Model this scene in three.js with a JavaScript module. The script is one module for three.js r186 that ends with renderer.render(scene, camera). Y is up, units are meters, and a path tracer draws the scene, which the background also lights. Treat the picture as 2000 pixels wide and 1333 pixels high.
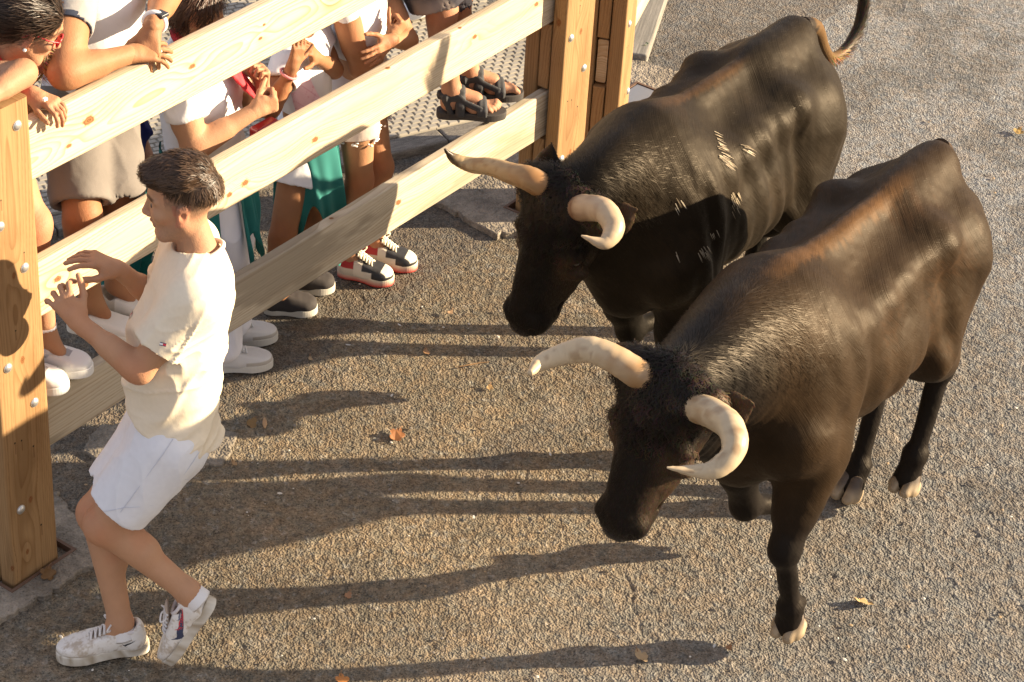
import * as THREE from 'three';
import { mergeGeometries, mergeVertices } from 'three/addons/utils/BufferGeometryUtils.js';
import { RoundedBoxGeometry } from 'three/addons/geometries/RoundedBoxGeometry.js';

// ---------------------------------------------------------------- camera, sky, sun, exposure
// x runs along the fence (away to the upper right), y up, z from the fence out into the road; metres
const scene = new THREE.Scene();
const camera = new THREE.PerspectiveCamera(16.125, 2000 / 1333, 0.2, 600);
camera.position.set(-4.306, 5.25, 4.743);
camera.matrixAutoUpdate = true;
camera.quaternion.setFromRotationMatrix(new THREE.Matrix4().makeBasis(
  new THREE.Vector3(0.5948, 0.0538, 0.8021), new THREE.Vector3(0.4261, 0.8243, -0.3718), new THREE.Vector3(-0.6812, 0.5628, 0.4675)));
const SUN = new THREE.Vector3(0.68, 0.285, 0.73).normalize();
{ // clear late-afternoon sky: pale towards the sun's side, blue overhead
  const W = 256, H = 128, d = new Float32Array(W * H * 4), dir = new THREE.Vector3();
  for (let j = 0; j < H; j++) for (let i = 0; i < W; i++) {
    const el = ((j + 0.5) / H - 0.5) * Math.PI, az = ((i + 0.5) / W - 0.5) * 2 * Math.PI;
    dir.set(Math.cos(el) * Math.cos(az), Math.sin(el), Math.cos(el) * Math.sin(az));
    const c = Math.max(0, dir.dot(SUN)), up = Math.max(0, Math.sin(el)), hz = Math.exp(-up * 3.2);
    const glow = 0.9 * c ** 6 + 0.5 * c ** 40, k = (j * W + i) * 4, g = 0.42;
    d[k] = g * (0.37 + 0.56 * hz + 1.0 * glow); d[k + 1] = g * (0.41 + 0.48 * hz + 0.76 * glow); d[k + 2] = g * (0.54 + 0.34 * hz + 0.42 * glow); d[k + 3] = 1;
    if (el < 0) { d[k] = g * 0.30; d[k + 1] = g * 0.26; d[k + 2] = g * 0.22; }
  }
  const sky = new THREE.DataTexture(d, W, H, THREE.RGBAFormat, THREE.FloatType);
  sky.mapping = THREE.EquirectangularReflectionMapping; sky.magFilter = sky.minFilter = THREE.LinearFilter; sky.needsUpdate = true;
  scene.background = sky; scene.environment = sky;
}
const sun = new THREE.DirectionalLight(new THREE.Color(1, 0.815, 0.565), 5.0);
sun.position.copy(SUN).multiplyScalar(30).add(new THREE.Vector3(2, 0, 1)); sun.target.position.set(2, 0, 1);
sun.castShadow = true; sun.shadow.radius = 1; sun.shadow.mapSize.set(4096, 4096);
Object.assign(sun.shadow.camera, { left: -8, right: 8, top: 8, bottom: -8, near: 1, far: 70 }); sun.shadow.bias = -0.0004; sun.shadow.normalBias = 0.004;
scene.add(sun, sun.target);
const renderer = new THREE.WebGLRenderer({ antialias: true });
renderer.setSize(1024, 682); renderer.toneMapping = THREE.LinearToneMapping; renderer.toneMappingExposure = 3.4;
renderer.shadowMap.enabled = true; renderer.shadowMap.type = THREE.PCFSoftShadowMap;

// ---------------------------------------------------------------- helpers
const V = (a, b, c) => Array.isArray(a) ? new THREE.Vector3(...a) : new THREE.Vector3(a, b, c);
function rng(seed) { let s = seed >>> 0; return () => { s = (s + 0x6d2b79f5) | 0; let t = Math.imul(s ^ (s >>> 15), 1 | s); t = (t + Math.imul(t ^ (t >>> 7), 61 | t)) ^ t; return ((t ^ (t >>> 14)) >>> 0) / 4294967296; }; }
const sstep = (a, b, x) => { const t = Math.min(1, Math.max(0, (x - a) / (b - a))); return t * t * (3 - 2 * t); };
const mix = (a, b, t) => a + (b - a) * t;
const mix3 = (a, b, t) => [mix(a[0], b[0], t), mix(a[1], b[1], t), mix(a[2], b[2], t)];
const hash3 = (x, y, z) => { let h = Math.imul(x, 374761393) ^ Math.imul(y, 668265263) ^ Math.imul(z, 1274126177); h = Math.imul(h ^ (h >>> 13), 1103515245); return ((h ^ (h >>> 16)) >>> 0) / 4294967296; };
function noise3(x, y, z) {
  const X = Math.floor(x), Y = Math.floor(y), Z = Math.floor(z); x -= X; y -= Y; z -= Z;
  const u = x * x * (3 - 2 * x), v = y * y * (3 - 2 * y), w = z * z * (3 - 2 * z), h = hash3;
  return mix(mix(mix(h(X, Y, Z), h(X + 1, Y, Z), u), mix(h(X, Y + 1, Z), h(X + 1, Y + 1, Z), u), v),
    mix(mix(h(X, Y, Z + 1), h(X + 1, Y, Z + 1), u), mix(h(X, Y + 1, Z + 1), h(X + 1, Y + 1, Z + 1), u), v), w) * 2 - 1;
}
function noise2(x, y, s = 0) {
  const X = Math.floor(x), Y = Math.floor(y); x -= X; y -= Y; const u = x * x * (3 - 2 * x), v = y * y * (3 - 2 * y);
  return mix(mix(hash3(X, Y, s), hash3(X + 1, Y, s), u), mix(hash3(X, Y + 1, s), hash3(X + 1, Y + 1, s), u), v) * 2 - 1;
}
function pnoise2(x, y, p, s = 0) { // repeats every p cells
  const m = (a) => ((a % p) + p) % p, X = Math.floor(x), Y = Math.floor(y); x -= X; y -= Y; const u = x * x * (3 - 2 * x), v = y * y * (3 - 2 * y);
  return mix(mix(hash3(m(X), m(Y), s), hash3(m(X + 1), m(Y), s), u), mix(hash3(m(X), m(Y + 1), s), hash3(m(X + 1), m(Y + 1), s), u), v) * 2 - 1;
}
const usedNames = {};
const numbered = (n) => { const k = usedNames[n] = (usedNames[n] ?? -1) + 1; return k ? n + '_' + String(k).padStart(3, '0') : n; };
function tag(o, label, category, group, kind) { if (label) o.userData.label = label; if (category) o.userData.category = category; if (group) o.userData.group = group; if (kind) o.userData.kind = kind; return o; }
function thing(name, label, category, pos = [0, 0, 0], turn = 0, group) { const o = new THREE.Group(); o.name = numbered(name); o.position.set(...pos); o.rotation.y = turn; scene.add(o); return tag(o, label, category, group); }
function part(name, geo, mat, parent = scene, o = {}) {
  const m = new THREE.Mesh(geo, mat); m.name = parent === scene ? numbered(name) : name; m.castShadow = m.receiveShadow = true;
  if (o.pos) m.position.set(...o.pos); if (o.rot) m.rotation.set(...o.rot); if (o.scale) m.scale.set(...o.scale); if (o.label) m.userData.label = o.label; if (o.kind) m.userData.kind = o.kind;
  parent.add(m); return m;
}
const std = (o) => new THREE.MeshPhysicalMaterial({ roughness: 0.7, metalness: 0, ...o });
const rgb = (r, g, b) => new THREE.Color().setRGB(r, g, b);

// ---- distance fields: primitives joined with a smooth minimum, meshed with surface nets
const norm = (v) => { const l = Math.hypot(v[0], v[1], v[2]) || 1; return [v[0] / l, v[1] / l, v[2] / l]; };
const add = (a, b, s = 1) => [a[0] + b[0] * s, a[1] + b[1] * s, a[2] + b[2] * s];
const sub = (a, b) => [a[0] - b[0], a[1] - b[1], a[2] - b[2]];
const dot = (a, b) => a[0] * b[0] + a[1] * b[1] + a[2] * b[2];
const cross = (a, b) => [a[1] * b[2] - a[2] * b[1], a[2] * b[0] - a[0] * b[2], a[0] * b[1] - a[1] * b[0]];
const lerp3 = (a, b, t) => mix3(a, b, t);
function cap(a, b, ra, rb = ra, k = 0.03, op = 'add') {
  const [ax, ay, az] = a, bx = b[0] - ax, by = b[1] - ay, bz = b[2] - az, l2 = bx * bx + by * by + bz * bz || 1e-9, R = Math.max(ra, rb);
  return { k, op, lo: [0, 1, 2].map((i) => Math.min(a[i], b[i]) - R), hi: [0, 1, 2].map((i) => Math.max(a[i], b[i]) + R),
    f(x, y, z) { const px = x - ax, py = y - ay, pz = z - az; let t = (px * bx + py * by + pz * bz) / l2; t = t < 0 ? 0 : t > 1 ? 1 : t;
      const dx = px - t * bx, dy = py - t * by, dz = pz - t * bz; return Math.sqrt(dx * dx + dy * dy + dz * dz) - (ra + (rb - ra) * t); } };
}
// ellipsoid; basis = [right, up, forward] unit vectors for its three radii
function ell(c, r, basis, k = 0.03, op = 'add') {
  const [cx, cy, cz] = c, [rx, ry, rz] = r, B = basis || [[1, 0, 0], [0, 1, 0], [0, 0, 1]], R = Math.max(rx, ry, rz), m = Math.min(rx, ry, rz);
  return { k, op, lo: c.map((v) => v - R), hi: c.map((v) => v + R),
    f(x, y, z) { x -= cx; y -= cy; z -= cz; const p = x * B[0][0] + y * B[0][1] + z * B[0][2], q = x * B[1][0] + y * B[1][1] + z * B[1][2], s = x * B[2][0] + y * B[2][1] + z * B[2][2];
      const k0 = Math.sqrt((p / rx) ** 2 + (q / ry) ** 2 + (s / rz) ** 2), k1 = Math.sqrt((p / (rx * rx)) ** 2 + (q / (ry * ry)) ** 2 + (s / (rz * rz)) ** 2); return k1 < 1e-9 ? -m : k0 * (k0 - 1) / k1; } };
}
// capsule squashed along n by factor q (<1 thinner)
function fcap(a, b, ra, rb, n, q, k = 0.02, op = 'add') {
  const ab = sub(b, a), l2 = dot(ab, ab) || 1e-9, R = Math.max(ra, rb), s = 1 / q - 1;
  return { k, op, lo: [0, 1, 2].map((i) => Math.min(a[i], b[i]) - R), hi: [0, 1, 2].map((i) => Math.max(a[i], b[i]) + R),
    f(x, y, z) { const p = [x - a[0], y - a[1], z - a[2]]; let t = dot(p, ab) / l2; t = t < 0 ? 0 : t > 1 ? 1 : t; const d = add(p, ab, -t), h = dot(d, n) * s;
      return (Math.hypot(d[0] + n[0] * h, d[1] + n[1] * h, d[2] + n[2] * h) - (ra + (rb - ra) * t)) * (q < 0.5 ? 0.5 : q); } };
}
const INF = [1e9, 1e9, 1e9], NINF = [-1e9, -1e9, -1e9];
function cut(p, n, k = 0.006) { const u = norm(n), c = dot(p, u); return { k, op: 'int', lo: INF, hi: NINF, f: (x, y, z) => x * u[0] + y * u[1] + z * u[2] - c }; } // keeps the side that n points away from
function field(P, x, y, z) {
  let d = 1e3;
  for (let i = 0; i < P.length; i++) { const p = P[i], e = p.f(x, y, z), k = p.k; let h;
    if (p.op === 'add') { h = k - Math.abs(d - e); d = Math.min(d, e); if (h > 0) d -= h * h / (4 * k); }
    else { const g = p.op === 'sub' ? -e : e; h = k - Math.abs(d - g); d = Math.max(d, g); if (h > 0) d += h * h / (4 * k); } }
  return d;
}
function net(P, cell, opt = {}) { // -> BufferGeometry with position, normal (and colour when opt.color is given)
  const lo = [1e9, 1e9, 1e9], hi = [-1e9, -1e9, -1e9];
  for (const p of P) if (p.op === 'add') for (let i = 0; i < 3; i++) { lo[i] = Math.min(lo[i], p.lo[i]); hi[i] = Math.max(hi[i], p.hi[i]); }
  if (opt.lo) for (let i = 0; i < 3; i++) { lo[i] = Math.max(lo[i], opt.lo[i]); hi[i] = Math.min(hi[i], opt.hi[i]); }
  for (let i = 0; i < 3; i++) { lo[i] -= cell * 2.5; hi[i] += cell * 2.5; }
  const BS = 6, nb = [0, 1, 2].map((i) => Math.ceil((hi[i] - lo[i]) / cell / BS)), n = nb.map((v) => v * BS), [nx, ny, nz] = n, F = new Float32Array(nx * ny * nz).fill(1);
  const half = BS * cell * 0.5, diag = half * 1.7321, off = (BS - 1) * cell * 0.5;
  for (let bz = 0; bz < nb[2]; bz++) for (let by = 0; by < nb[1]; by++) for (let bx = 0; bx < nb[0]; bx++) {
    const x0 = lo[0] + bx * BS * cell, y0 = lo[1] + by * BS * cell, z0 = lo[2] + bz * BS * cell, cx = x0 + off, cy = y0 + off, cz = z0 + off;
    const dc = field(P, cx, cy, cz), reach = diag * 1.6 + 0.05;
    if (dc > reach) continue;
    const fill = dc < -reach; let Q = P;
    if (!fill) { let m = 1e9; const ds = P.map((p) => p.f(cx, cy, cz)); P.forEach((p, i) => { if (p.op === 'add' && ds[i] < m) m = ds[i]; });
      Q = P.filter((p, i) => p.op === 'int' || (p.op === 'add' ? ds[i] < Math.max(m, 0) + diag * 3 + p.k * 1.5 : ds[i] < diag * 3 + p.k)); }
    for (let k = 0; k < BS; k++) for (let j = 0; j < BS; j++) { let at = ((bz * BS + k) * ny + by * BS + j) * nx + bx * BS;
      for (let i = 0; i < BS; i++) F[at + i] = fill ? -1 : field(Q, x0 + i * cell, y0 + j * cell, z0 + k * cell); }
  }
  const pos = [], idx = [], id = new Int32Array(nx * ny * nz).fill(-1), sx = 1, sy = nx, sz = nx * ny, C = [0, sx, sy, sx + sy, sz, sx + sz, sy + sz, sx + sy + sz];
  const E = [[0, 1], [2, 3], [4, 5], [6, 7], [0, 2], [1, 3], [4, 6], [5, 7], [0, 4], [1, 5], [2, 6], [3, 7]];
  for (let k = 0; k < nz - 1; k++) for (let j = 0; j < ny - 1; j++) for (let i = 0; i < nx - 1; i++) {
    const at = i + j * sy + k * sz; let m = 0; for (let c = 0; c < 8; c++) if (F[at + C[c]] < 0) m |= 1 << c;
    if (m === 0 || m === 255) continue;
    let X = 0, Y = 0, Z = 0, q = 0;
    for (const [a, b] of E) { if (((m >> a) & 1) === ((m >> b) & 1)) continue; const fa = F[at + C[a]], fb = F[at + C[b]], t = fa / (fa - fb);
      X += (a & 1) + ((b & 1) - (a & 1)) * t; Y += ((a >> 1) & 1) + (((b >> 1) & 1) - ((a >> 1) & 1)) * t; Z += (a >> 2) + ((b >> 2) - (a >> 2)) * t; q++; }
    id[at] = pos.length / 3; pos.push(lo[0] + (i + X / q) * cell, lo[1] + (j + Y / q) * cell, lo[2] + (k + Z / q) * cell);
  }
  const quad = (a, b, c, d, flip) => { if (a < 0 || b < 0 || c < 0 || d < 0) return; if (flip) idx.push(a, c, b, b, c, d); else idx.push(a, b, c, b, d, c); };
  for (let k = 1; k < nz - 1; k++) for (let j = 1; j < ny - 1; j++) for (let i = 1; i < nx - 1; i++) {
    const at = i + j * sy + k * sz, s = F[at] < 0;
    if (s !== F[at + sx] < 0) quad(id[at - sy - sz], id[at - sz], id[at - sy], id[at], !s);
    if (s !== F[at + sy] < 0) quad(id[at - sx - sz], id[at - sx], id[at - sz], id[at], !s);
    if (s !== F[at + sz] < 0) quad(id[at - sx - sy], id[at - sy], id[at - sx], id[at], !s);
  }
  const g = new THREE.BufferGeometry();
  g.setAttribute('position', new THREE.BufferAttribute(new Float32Array(pos), 3)); g.setIndex(new THREE.BufferAttribute(new Uint32Array(idx), 1));
  g.computeVertexNormals();
  { // make sure the faces look outward
    const p = g.attributes.position, nn = g.attributes.normal; let s = 0;
    for (let i = 0; i < p.count; i += Math.max(1, p.count >> 6)) { const e = cell * 0.7, a = [p.getX(i), p.getY(i), p.getZ(i)], b = [nn.getX(i), nn.getY(i), nn.getZ(i)]; s += Math.sign(field(P, ...add(a, b, e)) - field(P, ...add(a, b, -e))); }
    if (s < 0) { const a = g.index.array; for (let i = 0; i < a.length; i += 3) { const t = a[i]; a[i] = a[i + 1]; a[i + 1] = t; } g.computeVertexNormals(); }
  }
  if (opt.disp) displace(g, opt.disp);
  if (opt.color) paint(g, opt.color);
  return g;
}
function displace(g, fn) { const p = g.attributes.position, n = g.attributes.normal; for (let i = 0; i < p.count; i++) { const x = p.getX(i), y = p.getY(i), z = p.getZ(i), d = fn(x, y, z, n.getX(i), n.getY(i), n.getZ(i)); p.setXYZ(i, x + n.getX(i) * d, y + n.getY(i) * d, z + n.getZ(i) * d); } g.computeVertexNormals(); return g; }
function paint(g, fn) { const p = g.attributes.position, n = g.attributes.normal, c = new Float32Array(p.count * 3); for (let i = 0; i < p.count; i++) { const v = typeof fn === 'function' ? fn(p.getX(i), p.getY(i), p.getZ(i), n.getX(i), n.getY(i), n.getZ(i)) : fn; c.set(v, i * 3); } g.setAttribute('color', new THREE.BufferAttribute(c, 3)); return g; }
// collects thin hairs / blades; every hair is a tapering ribbon
class Hairs {
  constructor() { this.p = []; this.n = []; this.c = []; }
  blade(a, tip, w, nrm, col, coltip = col) { // one triangle
    const d = sub(tip, a), s = norm(cross(nrm, d)); const p = this.p, h = w / 2;
    p.push(a[0] + s[0] * h, a[1] + s[1] * h, a[2] + s[2] * h, a[0] - s[0] * h, a[1] - s[1] * h, a[2] - s[2] * h, tip[0], tip[1], tip[2]);
    for (let i = 0; i < 3; i++) this.n.push(nrm[0], nrm[1], nrm[2]); this.c.push(...col, ...col, ...coltip);
  }
  ribbon(pts, w, nrm, col, coltip = col) {
    const m = pts.length, L = [], R = [];
    for (let i = 0; i < m; i++) { const d = sub(pts[Math.min(i + 1, m - 1)], pts[Math.max(i - 1, 0)]), s = norm(cross(nrm, d)), h = w / 2 * (i === m - 1 ? 0.15 : 1 - 0.5 * i / m); L.push(add(pts[i], s, h)); R.push(add(pts[i], s, -h)); }
    const put = (v, t) => { this.p.push(...v); this.n.push(nrm[0], nrm[1], nrm[2]); this.c.push(...mix3(col, coltip, t)); };
    for (let i = 0; i + 1 < m; i++) { const t = i / (m - 1), u = (i + 1) / (m - 1); put(L[i], t); put(R[i], t); put(L[i + 1], u); put(R[i], t); put(R[i + 1], u); put(L[i + 1], u); }
  }
  build() { const g = new THREE.BufferGeometry(); g.setAttribute('position', new THREE.BufferAttribute(new Float32Array(this.p), 3)); g.setAttribute('normal', new THREE.BufferAttribute(new Float32Array(this.n), 3)); g.setAttribute('color', new THREE.BufferAttribute(new Float32Array(this.c), 3)); return g; }
}
function sampleSurface(g, count, rand, fn) { // fn(p, n) for points spread evenly over the surface
  const P = g.attributes.position, N = g.attributes.normal, I = g.index.array, T = I.length / 3, cum = new Float64Array(T); let s = 0;
  const a = new THREE.Vector3(), b = new THREE.Vector3(), c = new THREE.Vector3();
  for (let t = 0; t < T; t++) { a.fromBufferAttribute(P, I[t * 3]); b.fromBufferAttribute(P, I[t * 3 + 1]); c.fromBufferAttribute(P, I[t * 3 + 2]); s += b.sub(a).cross(c.sub(a)).length() / 2; cum[t] = s; }
  for (let q = 0; q < count; q++) {
    const v = rand() * s; let l = 0, h = T - 1; while (l < h) { const m = (l + h) >> 1; if (cum[m] < v) l = m + 1; else h = m; }
    let r1 = rand(), r2 = rand(); if (r1 + r2 > 1) { r1 = 1 - r1; r2 = 1 - r2; } const w = [1 - r1 - r2, r1, r2], p = [0, 0, 0], n = [0, 0, 0];
    for (let i = 0; i < 3; i++) { const k = I[l * 3 + i]; p[0] += w[i] * P.getX(k); p[1] += w[i] * P.getY(k); p[2] += w[i] * P.getZ(k); n[0] += w[i] * N.getX(k); n[1] += w[i] * N.getY(k); n[2] += w[i] * N.getZ(k); }
    fn(p, norm(n));
  }
}
function sweep(points, radii, seg = 14, steps = 40, sq = 1) { // tube with its own radius along a smooth path
  const cv = new THREE.CatmullRomCurve3(points.map((p) => V(p))), fr = cv.computeFrenetFrames(steps), pos = [], idx = [], uv = [];
  for (let i = 0; i <= steps; i++) { const t = i / steps, c = cv.getPoint(t), x = t * (radii.length - 1), k = Math.min(radii.length - 2, Math.floor(x)), r = mix(radii[k], radii[k + 1], x - k);
    for (let j = 0; j <= seg; j++) { const a = j / seg * Math.PI * 2, N = fr.normals[i], B = fr.binormals[i], ca = Math.cos(a) * r, sa = Math.sin(a) * r * sq; pos.push(c.x + N.x * ca + B.x * sa, c.y + N.y * ca + B.y * sa, c.z + N.z * ca + B.z * sa); uv.push(t, j / seg); } }
  for (let i = 0; i < steps; i++) for (let j = 0; j < seg; j++) { const a = i * (seg + 1) + j, b = a + seg + 1; idx.push(a, a + 1, b, b, a + 1, b + 1); }
  const e = pos.length / 3, c0 = cv.getPoint(0), c1 = cv.getPoint(1); pos.push(c0.x, c0.y, c0.z, c1.x, c1.y, c1.z); uv.push(0, 0, 1, 0);
  for (let j = 0; j < seg; j++) { idx.push(e, j + 1, j); const a = steps * (seg + 1) + j; idx.push(e + 1, a, a + 1); }
  const g = new THREE.BufferGeometry(); g.setAttribute('position', new THREE.Float32BufferAttribute(pos, 3)); g.setAttribute('uv', new THREE.Float32BufferAttribute(uv, 2)); g.setIndex(idx); g.computeVertexNormals();
  const n = g.attributes.normal; for (let i = 0; i <= steps; i++) { const a = i * (seg + 1), b = a + seg; const v = new THREE.Vector3(n.getX(a) + n.getX(b), n.getY(a) + n.getY(b), n.getZ(a) + n.getZ(b)).normalize(); n.setXYZ(a, v.x, v.y, v.z); n.setXYZ(b, v.x, v.y, v.z); }
  return g;
}
function tex(w, h, fn, o = {}) { // fn(i, j) -> [r, g, b] 0..1 sRGB, or a number
  const d = new Uint8Array(w * h * 4); for (let j = 0; j < h; j++) for (let i = 0; i < w; i++) { const v = fn(i, j), k = (j * w + i) * 4; if (typeof v === 'number') d[k] = d[k + 1] = d[k + 2] = Math.max(0, Math.min(255, v * 255)); else for (let c = 0; c < 3; c++) d[k + c] = Math.max(0, Math.min(255, v[c] * 255)); d[k + 3] = 255; }
  const t = new THREE.DataTexture(d, w, h); t.magFilter = THREE.LinearFilter; t.minFilter = THREE.LinearMipmapLinearFilter; t.generateMipmaps = true; t.wrapS = t.wrapT = THREE.RepeatWrapping; if (o.srgb) t.colorSpace = THREE.SRGBColorSpace; t.needsUpdate = true; return t;
}
const strip = (g) => { const o = g.index ? g.toNonIndexed() : g; for (const k of Object.keys(o.attributes)) if (!['position', 'normal'].includes(k)) o.deleteAttribute(k); return o; };
const place = (g, pos, rot) => { if (rot) g.rotateX(rot[0]).rotateY(rot[1]).rotateZ(rot[2]); return g.translate(...pos); };

// ---------------------------------------------------------------- road, pavement
const KX = 2.81, KZ = -0.85, KA = 0.42, kc = Math.cos(KA), ks = Math.sin(KA);      // the kerb line runs through (KX, KZ), turned KA from the fence
const kerbDist = (x, z) => (x - KX) * ks - (z - KZ) * kc;                          // > 0 behind the kerb
const cracks = [[[2.0, 0.2], [1.6, 0.5], [1.45, 0.9], [1.1, 1.15]], [[0.9, 0.5], [0.75, 0.85], [0.55, 1.0], [0.5, 1.35]], [[1.2, 1.5], [1.0, 1.7], [0.95, 2.0], [0.6, 2.3]], [[4.6, 1.1], [3.7, 1.75], [3.2, 2.4]], [[2.9, 2.2], [2.4, 2.7], [2.2, 3.2]], [[5.8, -0.5], [5.0, 0.3], [4.2, 0.9]], [[1.9, 1.2], [1.7, 1.45], [1.35, 1.5]]];
function crackDepth(x, z) {
  const wx = x + 0.035 * noise2(x * 9, z * 9, 3), wz = z + 0.035 * noise2(x * 9, z * 9, 4); let m = 1;
  for (const c of cracks) for (let i = 0; i + 1 < c.length; i++) { const [ax, az] = c[i], bx = c[i + 1][0] - ax, bz = c[i + 1][1] - az, t = Math.max(0, Math.min(1, ((wx - ax) * bx + (wz - az) * bz) / (bx * bx + bz * bz))); m = Math.min(m, Math.hypot(wx - ax - bx * t, wz - az - bz * t)); }
  return m;
}
{
  const lines = (a, b, h0, h1) => { const r = []; for (let x = a; x < b;) { r.push(x); x += mix(h0, h1, (x - a) / (b - a)); } r.push(b); return r; };
  const grow = [0.05, 0.15, 0.4, 1, 3, 8, 25, 80, 250];
  const X = [...grow.map((g) => -0.75 - g).reverse(), ...lines(-0.75, -0.3, 0.010, 0.0065), ...lines(-0.3, 3.0, 0.0062, 0.0066).slice(1), ...lines(3.0, 6.3, 0.007, 0.014).slice(1), ...grow.map((g) => 6.3 + g)];
  const Z = [...grow.map((g) => -0.95 - g).reverse(), ...lines(-0.95, -0.1, 0.014, 0.009), ...lines(-0.1, 2.6, 0.0062, 0.0064).slice(1), ...lines(2.6, 3.0, 0.007, 0.010).slice(1), ...grow.map((g) => 3.0 + g)];
  const nx = X.length, nz = Z.length, pos = new Float32Array(nx * nz * 3), col = new Float32Array(nx * nz * 3), uv = new Float32Array(nx * nz * 2), idx = new Uint32Array((nx - 1) * (nz - 1) * 6);
  let q = 0;
  for (let j = 0; j < nz; j++) for (let i = 0; i < nx; i++) {
    const x = X[i], z = Z[j], k = j * nx + i, inside = x > -0.76 && x < 6.31 && z > -0.96 && z < 3.01; let y = 0;
    const far = sstep(2.6, 3.6, x * 0.8 + z * 0.15);                                // the greyer, closer-laid asphalt further up the street
    if (inside) {
      const rough = mix(0.46, 0.16, far), cr = crackDepth(x, z);
      const wx = x + 0.006 * noise2(x * 40, z * 40, 41), wz = z + 0.006 * noise2(x * 40, z * 40, 42), a = noise2(wx * 62, wz * 62, 1), b = noise2(wx * 112, wz * 112, 2), c = noise2(x * 20, z * 20, 5);
      y = rough * (0.0026 * a + 0.0036 * b * (0.7 + 0.5 * noise2(x * 5, z * 5, 43)) + 0.0014 * c) - rough * 0.004 * sstep(0.25, 0.7, noise2(x * 30, z * 30, 9)) * sstep(-0.3, 0.5, noise2(x * 2.2, z * 2.2, 10)) + 0.004 * noise2(x * 2.5, z * 2.5, 6);
      y -= 0.0022 * (1 - sstep(0.002, 0.010, cr)) * sstep(-0.5, 0.3, noise2(x * 3, z * 3, 12) - 0.15);
    }
    pos.set([x, y - 0.006, z], k * 3); uv.set([x / 1.7, z / 1.7], k * 2);
    const sand = sstep(-0.45, 0.5, noise2(x * 1.3 + 4, z * 1.3, 7) + 0.35 * noise2(x * 5, z * 5, 8)) * (1 - far), oil = sstep(0.35, 0.8, noise2(x * 2.1, z * 2.7, 14) + 0.4 * noise2(x * 9, z * 9, 16));
    let c = mix3([0.206, 0.168, 0.118], [0.288, 0.226, 0.150], sand); c = mix3(c, [0.240, 0.222, 0.196], sstep(0.9, 2.3, z) * 0.9); c = mix3(c, [0.285, 0.274, 0.256], far); c = mix3(c, [0.138, 0.124, 0.106], 0.5 * oil); c = mix3(c, [0.30, 0.245, 0.18], 0.5 * sstep(0.45, 0.8, noise2(x * 7, z * 5, 18)) * (1 - far)); const gr = noise2(x * 75, z * 75, 19); if (gr > 0.55) c = mix3(c, hash3(Math.round(x * 75), Math.round(z * 75), 4) > 0.5 ? [0.36, 0.33, 0.28] : [0.10, 0.09, 0.08], 0.5);
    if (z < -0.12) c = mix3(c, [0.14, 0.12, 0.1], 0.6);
    const s = 1.12 * (1 + 0.16 * noise2(x * 40, z * 40, 15)); col.set([c[0] * s, c[1] * s, c[2] * s], k * 3);
    if (i < nx - 1 && j < nz - 1) { idx[q++] = k; idx[q++] = k + nx; idx[q++] = k + 1; idx[q++] = k + 1; idx[q++] = k + nx; idx[q++] = k + nx + 1; }
  }
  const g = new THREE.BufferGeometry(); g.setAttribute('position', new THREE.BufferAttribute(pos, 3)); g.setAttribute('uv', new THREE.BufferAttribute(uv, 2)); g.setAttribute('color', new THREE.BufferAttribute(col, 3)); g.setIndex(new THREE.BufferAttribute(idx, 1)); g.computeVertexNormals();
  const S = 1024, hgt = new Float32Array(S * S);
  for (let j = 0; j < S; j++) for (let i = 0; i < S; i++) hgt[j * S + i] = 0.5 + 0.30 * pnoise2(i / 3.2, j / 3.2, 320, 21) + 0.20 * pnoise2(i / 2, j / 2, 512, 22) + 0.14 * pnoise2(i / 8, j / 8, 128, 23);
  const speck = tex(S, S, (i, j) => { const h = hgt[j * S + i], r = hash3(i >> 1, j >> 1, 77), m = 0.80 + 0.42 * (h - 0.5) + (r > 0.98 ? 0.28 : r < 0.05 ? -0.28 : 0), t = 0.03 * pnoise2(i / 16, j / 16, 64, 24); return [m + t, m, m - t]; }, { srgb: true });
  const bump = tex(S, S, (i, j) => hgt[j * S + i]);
  const road = part('road', g, std({ vertexColors: true, map: speck, bumpMap: bump, bumpScale: 0.0062, roughness: 0.9, specularIntensity: 0.4 })); tag(road, null, null, null, 'structure');
}
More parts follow.
